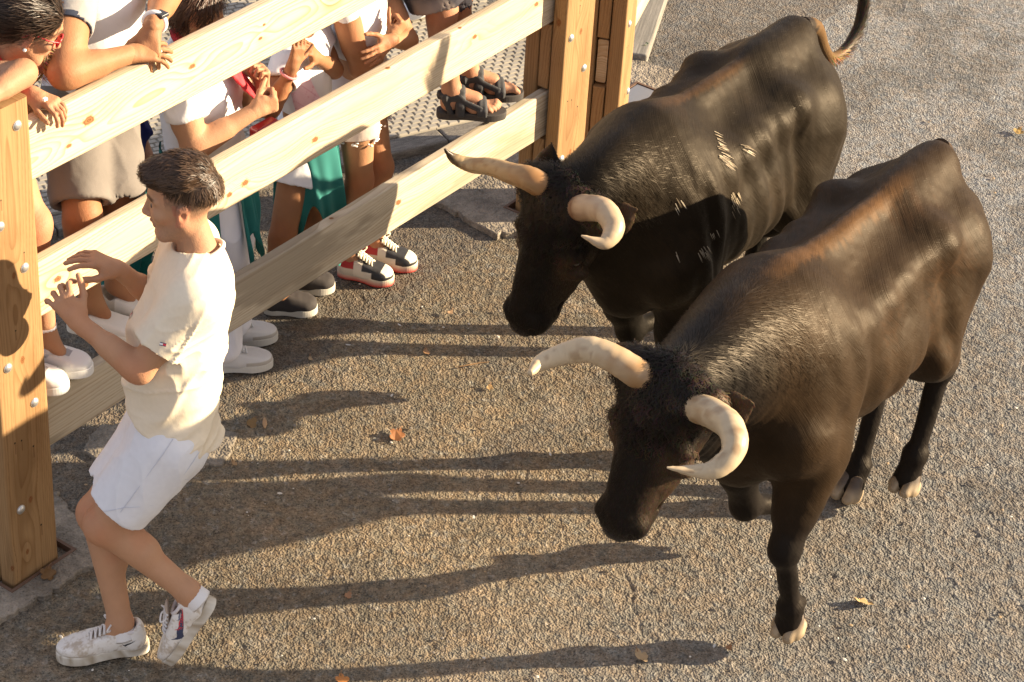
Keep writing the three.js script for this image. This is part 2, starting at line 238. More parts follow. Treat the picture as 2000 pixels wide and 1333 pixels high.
// flush concrete pieces around the post sockets, each a worn outline with a little thickness
const concreteTex = tex(512, 512, (i, j) => { const v = 0.72 + 0.10 * pnoise2(i / 40, j / 40, 13, 31) + 0.07 * pnoise2(i / 9, j / 9, 57, 32) + 0.07 * pnoise2(i / 2, j / 2, 256, 33) - (hash3(i >> 1, j >> 1, 5) > 0.985 ? 0.2 : 0); return [v, v * 0.975, v * 0.93]; }, { srgb: true });
const concreteBump = tex(512, 512, (i, j) => 0.5 + 0.3 * pnoise2(i / 9, j / 9, 57, 34) + 0.3 * pnoise2(i / 3, j / 3, 171, 35));
const concreteM = std({ map: concreteTex, bumpMap: concreteBump, bumpScale: 0.007, color: rgb(0.44, 0.39, 0.33), roughness: 0.9 });
function slab(name, label, outline, hole, seed, h = 0.012) {
  const pts = []; for (let i = 0; i < outline.length; i++) { const a = outline[i], b = outline[(i + 1) % outline.length], n = Math.max(2, Math.round(Math.hypot(b[0] - a[0], b[1] - a[1]) / 0.02)); for (let k = 0; k < n; k++) { const t = k / n, x = mix(a[0], b[0], t), z = mix(a[1], b[1], t); pts.push(new THREE.Vector2(x + 0.012 * noise2(x * 30, z * 30, seed) + 0.008 * noise2(x * 80, z * 80, seed + 1), -(z + 0.012 * noise2(x * 30 + 7, z * 30, seed) + 0.008 * noise2(x * 80, z * 80 + 5, seed + 2)))); } }
  const sh = new THREE.Shape(pts); for (const o of hole || []) sh.holes.push(new THREE.Path(o.map(([x, z]) => new THREE.Vector2(x, -z))));
  const g = new THREE.ExtrudeGeometry(sh, { depth: h + 0.03, bevelEnabled: true, bevelSize: 0.004, bevelThickness: 0.004, bevelSegments: 1 }).rotateX(-Math.PI / 2).translate(0, -0.034, 0);
  return tag(part(name, g, concreteM), label, null, null, 'structure');
}
const nearSlab = slab('concrete_slab', 'worn concrete footing around the near fence post', [[-0.75, 0.05], [-0.45, 0.075], [-0.1, 0.115], [0.1, 0.10], [0.15, -0.02], [0.24, -0.26], [0.05, -0.42], [-0.75, -0.45]], [[[-0.235, 0.022], [0.06, 0.022], [0.06, -0.215], [-0.235, -0.215]]], 3);
slab('concrete_slab', 'worn pale concrete patch on the ground behind the runner', [[0.47, -0.36], [0.62, -0.42], [0.86, -0.2], [0.9, 0.0], [0.74, 0.06], [0.6, -0.02], [0.5, -0.15]], null, 7, 0.008);
slab('concrete_slab', 'rough concrete footing below the far fence post', [[2.66, -0.5], [2.62, -0.12], [2.85, 0.10], [3.3, 0.16], [3.62, 0.1], [3.66, -0.62], [3.1, -0.7]], [[[2.80, 0.024], [3.075, 0.024], [3.075, -0.225], [2.80, -0.225]]], 13, 0.02);
slab('concrete_slab', 'pale concrete slab with a metal cover behind the second bull', [[3.7, -0.62], [3.68, 0.02], [4.22, -0.02], [4.33, -0.32], [4.3, -0.62]], [[[3.8, -0.12], [4.12, -0.12], [4.12, -0.44], [3.8, -0.44]]], 17, 0.012);
{ const kg = new RoundedBoxGeometry(3.2, 0.12, 0.11, 2, 0.012), k = part('kerb', kg, std({ map: concreteTex, color: rgb(0.40, 0.385, 0.36), roughness: 0.9 }), scene, { pos: [5.75, -0.02, -1.25], rot: [0, 0.44, 0] }); tag(k, 'pale concrete kerb strip running up the street past the third post', null, null, 'structure'); }
const steelM = std({ color: rgb(0.30, 0.29, 0.28), metalness: 0.7, roughness: 0.5 }), rustM = std({ color: rgb(0.14, 0.08, 0.05), metalness: 0.3, roughness: 0.75 });
function frameGeo(w, d, t, h) { return mergeGeometries([[0, d / 2 + t / 2, w + 2 * t, t], [0, -d / 2 - t / 2, w + 2 * t, t], [w / 2 + t / 2, 0, t, d - 0.002], [-w / 2 - t / 2, 0, t, d - 0.002]].map(([x, z, a, b]) => new THREE.BoxGeometry(a, h, b).translate(x, 0, z))); }
function cover(label, x, z, w, d) { const c = thing('socket_cover', label, 'metal cover', [x, 0, z]); part('plate', new RoundedBoxGeometry(w, 0.016, d, 2, 0.003), std({ color: rgb(0.26, 0.26, 0.27), metalness: 0.5, roughness: 0.45 }), c, { pos: [0, 0.006, 0] }); part('rim', frameGeo(w + 0.008, d + 0.008, 0.012, 0.022), rustM, c, { pos: [0, 0.006, 0] }); }
cover('grey metal socket cover in the pale concrete behind the second bull', 3.96, -0.28, 0.28, 0.28);
{ const s = thing('post_socket', 'rusty steel socket the near fence post stands in', 'steel socket', [-0.0875, 0, -0.0965]); part('rim', frameGeo(0.272, 0.214, 0.012, 0.03), rustM, s, { pos: [0, 0.0, 0] }); part('floor_plate', new THREE.BoxGeometry(0.27, 0.01, 0.212), rustM, s, { pos: [0, -0.04, 0] }); }
{ const s = thing('post_socket', 'rusty steel socket the far fence post stands in', 'steel socket', [2.9375, 0, -0.1]); part('rim', frameGeo(0.25, 0.222, 0.012, 0.03), rustM, s, { pos: [0, 0.008, 0] }); part('floor_plate', new THREE.BoxGeometry(0.25, 0.01, 0.22), rustM, s, { pos: [0, -0.04, 0] }); }

// pavement behind the kerb: tiles of raised pads, each tile a piece of its own
{
  const base = thing('pavement'); tag(base, null, null, null, 'structure'); base.position.set(KX, 0, KZ); base.rotation.y = -KA;      // local x along the kerb, local -z behind it
  const stoneM = std({ map: concreteTex, bumpMap: concreteBump, bumpScale: 0.002, color: rgb(0.36, 0.335, 0.31), roughness: 0.85 });
  const H = 0.03, rand = rng(91);
  part('bedding', new THREE.BoxGeometry(40, 0.1, 30).translate(-18.9, -0.05 + H - 0.012, -15.13), std({ color: rgb(0.10, 0.09, 0.08), roughness: 0.95 }), base);
  for (let i = -5; i < 2; i++) part('kerb_stone', new RoundedBoxGeometry(0.594, 0.16, 0.115, 2, 0.012), stoneM, base, { pos: [i * 0.6, -0.08 + H, -0.0585] });
  const T = 0.2, pads = [];
  pads.push(strip(new THREE.BoxGeometry(T - 0.003, 0.02, T - 0.003)));
  for (let r = 0; r < 6; r++) for (let c = 0; c < 4; c++) { const sft = r % 2 ? 0.0125 : -0.0125, b = new THREE.CylinderGeometry(0.0285, 0.034, 0.0085, 4, 1).rotateY(Math.PI / 4).scale(0.93, 1, 0.57); pads.push(strip(b).translate(-0.075 + c * 0.05 + sft * 0.98, 0.0142, -0.0833 + r * 0.0333)); }
  const tileG = mergeGeometries(pads.map((g) => { g.computeVertexNormals(); return g; }));
  const tileMs = [0, 1, 2, 3].map((k) => std({ color: rgb(0.265 + 0.025 * k, 0.24 + 0.022 * k, 0.20 + 0.017 * k), roughness: 0.85 }));
  for (let r = 0; r < 16; r++) for (let c = -12; c < 15; c++) {
    const lx = c * T, lz = -0.22 - r * T, wx = KX + lx * kc - lz * -ks * -1, wz = 0; const X = KX + kc * lx - ks * lz, Z = KZ + ks * lx + kc * lz;   // keep the tiles the photograph can see
    if (lx > 1.0 || Z > -0.35 || X < 0.55 || X > 5.3 || Z < -3.3) continue;
    const t = X - 1.0 + Z * 0.62; if (t < -0.75 || t > 2.6) continue;
    part('tile', tileG, tileMs[Math.floor(rand() * 4)], base, { pos: [lx, H - 0.012 + 0.001 * rand(), lz], rot: [0.006 * (rand() - 0.5), 0, 0.006 * (rand() - 0.5)] });
  }
}

// ---------------------------------------------------------------- fence
function woodTex(seed, len, H, o = {}) { // planks cut from a drawn-out log: rings, knots, resin streaks; u along, v around the section
  const w = 2048, h = 256, r = rng(seed), knots = []; for (let i = 0; i < (o.knots ?? 7); i++) knots.push([r() * len, r() * H * 0.45, 0.007 + r() * 0.010, r()]);
  if (o.fixed) knots.push(...o.fixed);
  const y0 = (o.y0 ?? 0.4) * H, z0 = -0.05 - r() * 0.04, light = o.light, dark = o.dark, sc = o.scale ?? 1;
  return tex(w, h, (i, j) => {
    const x = i / w * len, v = j / h * H; let y = v + 0.012 * noise2(x * 1.1, v * 3 + seed, seed) + 0.004 * noise2(x * 5, v * 14, seed + 1), kd = 0, kk = 0;
    const wob = 0.06 * Math.sin(x * 0.9 + seed) + 0.03 * noise2(x * 0.8, 0, seed + 2);
    let d = Math.hypot((y - y0 - wob * 0.5) * 1.0, (z0 - 0.02 * noise2(x * 0.7, 3, seed)) * 0.9);
    for (const [kx, ky, kr, q] of knots) { const dx = x - kx, dy = v - ky, e = Math.exp(-(dx * dx) / (kr * kr * 70) - dy * dy / (kr * kr * 10)); d += e * kr * 1.7; const rr = Math.hypot(dx / 1.6, dy) * (1 + 0.25 * noise2(dx * 120, dy * 120, seed)); if (rr < kr) { kd = Math.max(kd, 1 - sstep(kr * 0.55, kr, rr) * 0.85); kk = Math.sin(rr / kr * 16 + q * 6) * 0.5 + 0.5; } }
    const ring = d / (0.0085 * sc) + 0.35 * noise2(x * 2.2, v * 30, seed + 3), f = ring - Math.floor(ring), late = Math.pow(f, 3.2) * (1 - sstep(0.93, 1, f)) * (0.55 + 0.45 * noise2(Math.floor(ring) * 3.1, x * 0.8, seed + 4));
    const fib = 0.5 + 0.5 * noise2(x * 16, v * 420, seed + 5), streak = sstep(0.2, 0.9, noise2(x * 1.4, v * 26, seed + 6)), dirt = sstep(0.15, 0.75, noise2(x * 2.3, v * 9, seed + 7) + 0.3 * noise2(x * 14, v * 60, seed + 8));
    let c = mix3(light, dark, Math.max(0, Math.min(1, late * 1.05 + 0.22 * streak)) ); c = c.map((e) => e * (0.95 + 0.08 * fib)); c = mix3(c, o.dirt ?? [0.5, 0.43, 0.33], dirt * (o.dirty ?? 0.15));
    if (kd) c = mix3(c, mix3([0.34, 0.19, 0.09], [0.56, 0.36, 0.19], kk), kd * 0.85);
    if (o.holes) for (const [hx, hy, hr] of o.holes) { const q = Math.hypot(x - hx, (v - hy) * 1.2); if (q < hr) c = mix3(c, [0.10, 0.06, 0.04], 1 - sstep(hr * 0.5, hr, q)); else if (Math.abs(v - hy) < 0.002 && x < hx && hx - x < hr * 9) c = mix3(c, [0.30, 0.18, 0.10], 0.4); }
    return c;
  }, { srgb: true });
}
const woodBump = tex(512, 256, (i, j) => 0.5 + 0.3 * pnoise2(i / 48, j / 2, 1e6, 61) + 0.2 * pnoise2(i / 20, j / 1.3, 1e6, 62));
function plankGeo(len, hgt, thick, seed, bev = 0.006) { // along x from 0, section in y (0..hgt) and z (-thick..0); edges eased, slightly uneven
  const per = [], n = [], W = hgt, T = thick, b = bev; // front face up, then top, back, bottom
  const add2 = (y, z) => per.push([y, z]);
  for (let i = 0; i <= 6; i++) add2(b + (W - 2 * b) * i / 6, 0); add2(W - b * 0.3, -b * 0.3); for (let i = 0; i <= 2; i++) add2(W, -b - (T - 2 * b) * i / 2); add2(W - b * 0.3, -T + b * 0.3);
  for (let i = 0; i <= 6; i++) add2(W - b - (W - 2 * b) * i / 6, -T); add2(b * 0.3, -T + b * 0.3); for (let i = 0; i <= 2; i++) add2(0, -T + b + (T - 2 * b) * i / 2); add2(b * 0.3, -b * 0.3); add2(b, 0);
  const L = [0]; for (let i = 1; i < per.length; i++) L.push(L[i - 1] + Math.hypot(per[i][0] - per[i - 1][0], per[i][1] - per[i - 1][1]));
  const tot = L[L.length - 1], m = per.length, st = Math.max(8, Math.round(len / 0.06)), pos = [], uv = [], idx = [];
  for (let s = 0; s <= st; s++) { const x = len * s / st; for (let i = 0; i < m; i++) { const [y, z] = per[i], k = i === m - 1 ? 0 : i, w = 0.0008 * noise2(x * 5, k * 3.3, seed), e = (y < b || y > W - b) ? 0.0007 * noise2(x * 17, k * 5.1, seed + 1) : 0; pos.push(x, y + (y > W / 2 ? e + w : -e), z + (z > -T / 2 ? w : -w)); uv.push(x / len, L[i] / tot); } }
  for (let s = 0; s < st; s++) for (let i = 0; i < m - 1; i++) { const a = s * m + i, c = a + m; idx.push(a, c, a + 1, a + 1, c, c + 1); }
  for (const [s, x] of [[0, 0], [st, len]]) { const c = pos.length / 3; pos.push(x, W / 2, -T / 2); uv.push(s ? 0.98 : 0.02, 0.2); const o = c + 1; for (let i = 0; i < m; i++) { const a = s * m + i; pos.push(pos[a * 3], pos[a * 3 + 1], pos[a * 3 + 2]); uv.push((s ? 0.98 : 0.02) + (per[i][1]) * 0.3, per[i][0] / tot); } for (let i = 0; i < m - 1; i++) s ? idx.push(c, o + i + 1, o + i) : idx.push(c, o + i, o + i + 1); }
  const g = new THREE.BufferGeometry(); g.setAttribute('position', new THREE.Float32BufferAttribute(pos, 3)); g.setAttribute('uv', new THREE.Float32BufferAttribute(uv, 2)); g.setIndex(idx); g.computeVertexNormals();
  // bottom-to-top faces wound so that they look outward
  const p = g.attributes.position, nn = g.attributes.normal; let s = 0; for (let i = 0; i < 5 * m; i++) s += nn.getY(i) * (p.getY(i) - W / 2) + nn.getZ(i) * (p.getZ(i) + T / 2); if (s < 0) { const a = g.index.array; for (let i = 0; i < a.length; i += 3) { const t = a[i]; a[i] = a[i + 1]; a[i + 1] = t; } g.computeVertexNormals(); }
  return g;
}
const pale = { light: [0.785, 0.72, 0.615], dark: [0.585, 0.455, 0.315] }, grey = { light: [0.74, 0.69, 0.60], dark: [0.56, 0.475, 0.37], dirt: [0.48, 0.435, 0.365] }, amber = { light: [0.59, 0.465, 0.315], dark: [0.41, 0.275, 0.145], dirt: [0.40, 0.29, 0.17] };
const woodM = (seed, len, H, o) => std({ map: woodTex(seed, len, H, o), bumpMap: woodBump, bumpScale: 0.0006, roughness: 0.72, specularIntensity: 0.5 });
const boardLen = 2.99, BH = 0.203, BT = 0.045;
const boardMs = [woodM(11, boardLen, 0.5, { ...pale, y0: 0.22, knots: 2, fixed: [[0.33, 0.105, 0.018, 0.2], [0.24, 0.05, 0.009, 0.1], [0.80, 0.11, 0.011, 0.7], [1.13, 0.085, 0.008, 0.3], [1.15, 0.13, 0.006, 0.3], [1.52, 0.11, 0.012, 0.4]] }),
  woodM(23, boardLen, 0.5, { ...pale, y0: 0.30, knots: 2, fixed: [[0.16, 0.10, 0.014, 0.2], [1.05, 0.06, 0.015, 0.6], [1.42, 0.075, 0.014, 0.1], [1.83, 0.205, 0.010, 0.5], [2.26, 0.205, 0.008, 0.5], [2.35, 0.13, 0.012, 0.2], [2.75, 0.12, 0.012, 0.8]] }),
  woodM(37, boardLen, 0.5, { ...grey, y0: 0.45, knots: 4, dirty: 0.5, scale: 1.4 }), woodM(41, 2.6, 0.5, { ...pale, y0: 0.35 })];
const postMs = [woodM(53, 1.8, 0.55, { holes: [[0.55, 0.07, 0.005], [0.60, 0.12, 0.0045], [0.605, 0.15, 0.005], [1.02, 0.11, 0.004], [1.28, 0.05, 0.004], [1.5, 0.13, 0.004], [0.22, 0.06, 0.005]], ...amber, y0: 0.2, knots: 3, dirty: 0.35, fixed: [[0.9, 0.09, 0.011, 0.2], [1.22, 0.1, 0.009, 0.8], [0.35, 0.1, 0.01, 0.8]] }), woodM(59, 1.8, 0.55, { ...amber, y0: 0.5, knots: 4, dirty: 0.3 })];
const boltG = (() => { const s = new THREE.SphereGeometry(0.0155, 14, 8, 0, Math.PI * 2, 0, Math.PI / 2).scale(1, 0.55, 1); return mergeGeometries([s, new THREE.CylinderGeometry(0.017, 0.0175, 0.003, 16)]).rotateX(Math.PI / 2); })();
const boltM = std({ color: rgb(0.62, 0.62, 0.6), metalness: 0.85, roughness: 0.38 });
const boardGs = [1, 2, 3].map((s) => plankGeo(boardLen, BH, BT, s * 7)), postG = [plankGeo(1.80, 0.205, 0.066, 71, 0.01), plankGeo(1.80, 0.205, 0.066, 77, 0.01)].map((g) => g.rotateZ(Math.PI / 2)); // upright: x 0..-0.205, y 0..1.8
const spacerG = plankGeo(0.285, 0.2, 0.052, 79).rotateZ(Math.PI / 2);
// a double post: front plank, back plank, spacer blocks between them and bolts; local origin at the foot of its front right corner
function makePost(label, x, z, turn, bolts) {
  const p = thing('fence_post', label, 'fence post', [x, -0.035, z], turn);
  part('front_plank', postG[0], postMs[0], p); part('back_plank', postG[1], postMs[1], p, { pos: [0, 0, -0.127] });
  for (const y of [0.655, 1.165]) part('spacer', spacerG, postMs[1], p, { pos: [-0.002, y, -0.0705] });
  part('spacer', plankGeo(0.40, 0.2, 0.052, 81).rotateZ(Math.PI / 2), postMs[1], p, { pos: [-0.002, 0.02, -0.0705] });
  for (const [bx, by] of bolts) part('bolt', boltG, boltM, p, { pos: [bx, by + 0.035, 0.001] });
  return p;
}
makePost('near wooden fence post at the left edge in front of the runner', 0, 0, 0, [[-0.051, 1.687], [-0.061, 1.192], [-0.159, 0.867], [-0.06, 0.681], [-0.151, 0.30], [-0.146, 1.379]]);
makePost('far wooden fence post with light front beside the black bull', 3.045, 0, 0, [[-0.164, 0.861], [-0.054, 0.684], [-0.168, 0.308], [-0.054, 1.19], [-0.15, 1.37], [-0.06, 1.68]]);
const A2 = 0.365, d2 = [Math.cos(A2), -Math.sin(A2)];      // beyond it the fence bends away
const p2 = [3.40 + 0.205 * d2[0], -0.07 + 0.205 * d2[1]];
makePost('third wooden fence post just past the far post, where the fence bends', p2[0], p2[1], A2, [[-0.05, 0.87], [-0.15, 0.68], [-0.05, 0.31], [-0.15, 1.3]]);
makePost('fence post outside the view at the end of the bent fence section', p2[0] + 2.45 * d2[0], p2[1] + 2.45 * d2[1], A2, [[-0.05, 0.87], [-0.15, 0.68]]);
const bY = [1.417, 0.916, 0.399], bN = ['top', 'middle', 'bottom'];
for (let k = 0; k < 3; k++) tag(part('fence_board', boardGs[k], boardMs[k], scene, { pos: [-0.02, bY[k], -0.074] }), [`top pale pine board between near and far post, under the resting arms`, 'middle pale pine board crossing behind the head of the runner', 'bottom weathered board near the ground that shoes stand on'][k], 'fence board');
for (let k = 0; k < 3; k++) { const b = part('fence_board', plankGeo(2.5, BH, BT, 90 + k), boardMs[3], scene, { pos: [p2[0] - 0.18 * d2[0] - 0.074 * Math.sin(A2), bY[k] - 0.001, p2[1] - 0.18 * d2[1] - 0.074 * Math.cos(A2)], rot: [0, A2, 0] }); tag(b, `${bN[k]} board of the bent fence section beyond the third post`, 'fence board'); }

// ---------------------------------------------------------------- bulls
const eyeBlackM = std({ color: rgb(0.01, 0.008, 0.007), roughness: 0.12, clearcoat: 0.6 });
const coatTex = tex(512, 512, (i, j) => 0.5 + 0.26 * pnoise2(i / 42, j / 2.1, 1e6, 81) + 0.2 * pnoise2(i / 20, j / 1.2, 1e6, 82) + 0.22 * pnoise2(i / 128, j / 16, 32, 83));
const coatM = std({ vertexColors: true, bumpMap: coatTex, bumpScale: 0.0008, roughness: 0.54, specularIntensity: 0.25, specularColor: rgb(1, 0.80, 0.56), sheen: 0.04, sheenRoughness: 0.4, sheenColor: rgb(0.5, 0.34, 0.2) });
const hairUV = (g) => { const p = g.attributes.position, uv = new Float32Array(p.count * 2); for (let i = 0; i < p.count; i++) { const x = p.getX(i), y = p.getY(i), z = p.getZ(i); uv[i * 2] = (0.8 * x - 0.6 * y) / 0.34; uv[i * 2 + 1] = (0.6 * x + 0.8 * y + z) / 0.34; } g.setAttribute('uv', new THREE.BufferAttribute(uv, 2)); return g; };
const furM = std({ vertexColors: true, roughness: 0.46, specularIntensity: 0.36, specularColor: rgb(1, 0.80, 0.56), side: THREE.DoubleSide });
const hornM = std({ vertexColors: true, roughness: 0.38, specularIntensity: 0.5 });
const hoofM = std({ vertexColors: true, roughness: 0.6 });
// o: X0, Z0 (tail head on the ground plan, body along -x), legs, head {p, d, n}, horns, tail, coat(u, v, w) -> colour
function makeBull(o) {
  const { X0, Z0 } = o, g = thing('bull', o.label, 'bull', [X0 - 0.9, 0, Z0], 0, null), org = [X0 - 0.9, 0, Z0];
  const W = (u, v, w) => [X0 - u, v, Z0 + w];                         // body frame (forward, up, left) -> world
  const toG = (geo) => geo.translate(-org[0], -org[1], -org[2]);
  const hd = o.head, D = norm(hd.d), S0 = norm(cross(hd.n, D)), N = norm(cross(D, S0)), S = S0; // S points to the bull's left
  for (let i = 0; i < 3; i++) hd.p[i] += D[i] * 0.058;
  const hp = (a, b, c) => { const q = a > 0.25 ? 0.25 + (a - 0.25) * 0.88 : a; return [0, 1, 2].map((i) => hd.p[i] + D[i] * q + N[i] * b + S[i] * c); }, hB = [S, N, D];
  const P = [];
  const c2 = (a, b, ra, rb, k = 0.08) => P.push(cap(a, b, ra, rb, k)), e2 = (c, r, k = 0.08, B) => P.push(ell(c, r, B, k));
  // trunk
  const F = (u) => u > 0.8 ? 0.8 + (u - 0.8) * o.fore : u;            // how far the forehand reaches
  e2(W(0.72, 0.995, 0), [0.46, 0.300, 0.285], 0.1);
  e2(W(0.56, 0.955, 0), [0.40, 0.245, 0.275], 0.1);
  e2(W(F(0.98), 0.995, 0), [0.27, 0.322, 0.245], 0.09);
  c2(W(0.12, 1.265, 0), W(F(0.98), 1.245, 0), 0.065, 0.085, 0.10);
  e2(W(0.46, 1.09, 0), [0.26, 0.20, 0.225], 0.10);                                         // loin
  c2(W(0.06, 1.340, 0), W(F(1.0), 1.343, 0), 0.026, 0.032, 0.06);                          // spine
  e2(W(0.20, 1.10, 0), [0.26, 0.245, 0.208], 0.10);
  for (const s of [-1, 1]) {
    c2(W(0.37, 1.265, 0.10 * s), W(0.36, 1.238, 0.192 * s), 0.042, 0.042, 0.08); c2(W(0.36, 1.222, 0.165 * s), W(F(0.88), 1.175, 0.180 * s), 0.052, 0.062, 0.08);   // hips and the flat shelf of the loin
    c2(W(0.34, 1.215, 0.172 * s), W(0.03, 1.14, 0.125 * s), 0.060, 0.072, 0.10);            // along the croup
    c2(W(-0.01, 1.17, 0.085 * s), W(0.03, 0.95, 0.120 * s), 0.050, 0.080, 0.08);         // buttock
    c2(W(F(0.99), 1.245, 0.075 * s), W(F(1.13), 0.92, 0.185 * s), 0.075, 0.115, 0.06);        // shoulder blade
    c2(W(F(0.93), 1.05, 0.165 * s), W(F(0.99), 0.84, 0.19 * s), 0.10, 0.11, 0.06);
    e2(W(F(1.13), 0.875, 0.155 * s), [0.125, 0.14, 0.115], 0.05);
  }
  for (const s of [-1, 1]) c2(W(0.04, 1.29, 0.03 * s), W(0.13, 1.18, 0.155 * s), 0.045, 0.065, 0.08);
  c2(W(0.30, 1.28, 0), W(0.03, 1.335, 0), 0.075, 0.040, 0.09);                            // tail head
  e2(W(F(1.17), 1.235, 0), [0.29, 0.145, 0.120], 0.09);                                   // crest of the neck
  e2(W(F(1.12), 0.77, 0), [0.13, 0.14, 0.11], 0.07);                                     // brisket
  c2(W(F(1.05), 0.755, 0), W(0.65, 0.785, 0), 0.080, 0.065, 0.10);
  c2(W(0.44, 0.70, 0), W(0.32, 0.68, 0), 0.04, 0.025, 0.05);
  // neck
  const nk = hp(0.06, -0.14, 0);
  c2(W(F(1.05), 1.12, 0), lerp3(W(F(1.05), 1.12, 0), nk, 0.9), 0.255, 0.135, 0.10);
  c2(W(F(1.12), 1.225, 0), hp(0.0, -0.12, 0), 0.14, 0.092, 0.08);
  c2(W(F(1.16), 0.80, 0), hp(0.20, -0.20, 0), 0.085, 0.055, 0.10);
  if (o.testis) for (const s of [-1, 1]) c2(W(0.10, 0.72, 0.035 * s), W(0.11, 0.58, 0.035 * s), 0.04, 0.055, 0.03);
  // legs
  const hoofs = [];
  for (const [key, L] of Object.entries(o.legs)) {
    const s = key[1] === 'L' ? 1 : -1, hind = key[0] === 'H';
    if (hind) {
      const hip = W(0.17, 1.06, 0.14 * s);
      c2(hip, L.stifle, 0.168, 0.112, 0.08); c2(W(0.02, 0.97, 0.125 * s), lerp3(L.stifle, L.hock, 0.5), 0.105, 0.080, 0.08);
      c2(L.stifle, L.hock, 0.105, 0.044, 0.05); c2(lerp3(L.stifle, L.hock, 0.3), lerp3(L.stifle, L.hock, 0.8), 0.085, 0.052, 0.04);
      P.push(ell(L.hock, [0.056, 0.060, 0.044], null, 0.025)); c2(add(L.hock, [0.03, -0.02, 0]), add(L.fet, [0.022, 0.02, 0]), 0.020, 0.016, 0.015); c2(add(L.hock, [0.045, 0.02, 0]), add(lerp3(L.stifle, L.hock, 0.6), [0.05, 0, 0]), 0.022, 0.018, 0.04);
      c2(L.hock, L.fet, 0.036, 0.030, 0.03);
    } else {
      c2(W(F(1.10), 0.88, 0.165 * s), L.elbow, 0.130, 0.112, 0.03); c2(L.elbow, L.knee, 0.102, 0.046, 0.04); c2(lerp3(L.elbow, L.knee, 0.15), lerp3(L.elbow, L.knee, 0.6), 0.094, 0.066, 0.04);
      P.push(ell(L.knee, [0.052, 0.062, 0.050], null, 0.03)); c2(L.knee, L.fet, 0.036, 0.031, 0.03); c2(add(L.knee, [0.022, -0.05, 0]), add(L.fet, [0.022, 0.03, 0]), 0.017, 0.016, 0.012);
    }
    P.push(ell(L.fet, [0.042, 0.040, 0.043], null, 0.025));
    const dn = norm(L.hd || sub(L.toe, L.fet)), f = L.toe; c2(L.fet, add(L.fet, sub(f, L.fet), 0.66), 0.037, 0.050, 0.025);
    hoofs.push([L.fet, L.toe, L.fwd || [-1, 0, 0], dn]);
    const back = norm(add([1, 0, 0], dn, -dot([1, 0, 0], dn))); for (const q of [-0.02, 0.02]) P.push(ell(add(add(L.fet, back, 0.045), [0, 0, 1], q), [0.016, 0.02, 0.015], null, 0.015)); // dew claws
  }
  const body = net(P, 0.0105, { disp: (x, y, z, nx, ny, nz) => {
    const u = X0 - x, v = y, w = z - Z0; let d = 0.004 * noise3(x * 9, y * 9, z * 9) + 0.0012 * noise3(x * 40, y * 40, z * 40);
    const flank = sstep(0.12, 0.22, Math.abs(w)) * sstep(0.2, 0.4, u) * (1 - sstep(0.95, 1.2, u)) * sstep(0.62, 0.75, v) * (1 - sstep(1.2, 1.33, v));
    const ph = (u + 0.16 * (v - 1) * (v - 1) * 2 - 0.10 * (v - 1) + 0.012 * noise3(x * 4, y * 4, z * 4)) * o.ribF; d += flank * o.ribA * (Math.pow(0.5 + 0.5 * Math.sin(ph * 6.283), 0.6) - 0.5) * (0.6 + 0.4 * noise3(x * 3, y * 6, z * 3));
    d += flank * 0.0075 * (0.7 + 0.6 * noise3(x * 4, y * 4, z * 4)) * Math.sin((u * 1.0 - 0.25 * v) * 6.283 / 0.125 + noise3(x * 5, y * 3, z * 5) * 1.2);                   // ribs
    const neck = sstep(1.15, 1.3, u) * sstep(0.85, 1.0, v); d += neck * (0.0016 + 0.0026 * sstep(1.36, 1.46, u)) * (0.4 + noise3(x * 5, y * 5, z * 5)) * Math.sin((u * 0.9 + 0.25 * (v - 1)) * 6.283 / 0.038 + 5 * noise3(x * 5, y * 5, z * 5));
    d -= 0.012 * Math.exp(-((u - 0.47) ** 2 / 0.014 + (v - 1.07) ** 2 / 0.012)) * sstep(0.06, 0.2, Math.abs(w)); d -= 0.016 * Math.exp(-((u - 0.20) ** 2 / 0.004 + (v - 1.0) ** 2 / 0.03)) * sstep(0.1, 0.2, Math.abs(w));  // hollow of the flank
    d -= 0.020 * Math.exp(-((u - 0.88) ** 2 / 0.0012 + (v - 0.86) ** 2 / 0.03)) * sstep(0.1, 0.2, Math.abs(w)); // fold behind the elbow
    return d; } });
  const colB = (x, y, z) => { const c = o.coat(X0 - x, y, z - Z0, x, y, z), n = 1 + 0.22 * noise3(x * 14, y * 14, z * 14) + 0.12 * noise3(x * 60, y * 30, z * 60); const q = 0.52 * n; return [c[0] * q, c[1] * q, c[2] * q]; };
  // head on a finer grid
  const Q = [];
  const qc = (a, b, ra, rb, k = 0.04) => Q.push(cap(hp(...a), hp(...b), ra, rb, k)), qe = (c, r, k = 0.04) => Q.push(ell(hp(...c), r, hB, k));
  qe([0.07, -0.075, 0], [0.118, 0.10, 0.13], 0.05); qe([-0.005, -0.075, 0], [0.105, 0.085, 0.075], 0.05);
  qc([0.05, -0.045, 0.07], [0.05, -0.045, -0.07], 0.06, 0.06);
  qc([0.10, -0.075, 0], [0.43, -0.065, 0], 0.112, 0.072, 0.05);
  qc([0.17, -0.03, 0], [0.44, -0.028, 0], 0.055, 0.04, 0.05);                            // bridge of the nose
  for (const s of [-1, 1]) {
    qc([0.13, -0.17, 0.055 * s], [0.30, -0.135, 0.04 * s], 0.068, 0.05, 0.05); qc([0.29, -0.13, 0.035 * s], [0.45, -0.115, 0.025 * s], 0.05, 0.042, 0.04);  // jaw
    qe([0.170, -0.052, 0.092 * s], [0.06, 0.042, 0.034], 0.04); qc([0.14, -0.030, 0.095 * s], [0.205, -0.036, 0.086 * s], 0.017, 0.014, 0.03);               // brow
    Q.push(ell(hp(0.183, -0.052, 0.132 * s), [0.016, 0.013, 0.020], hB, 0.014, 'sub'));
    qe([0.475, -0.05, 0.045 * s], [0.045, 0.045, 0.045], 0.03);
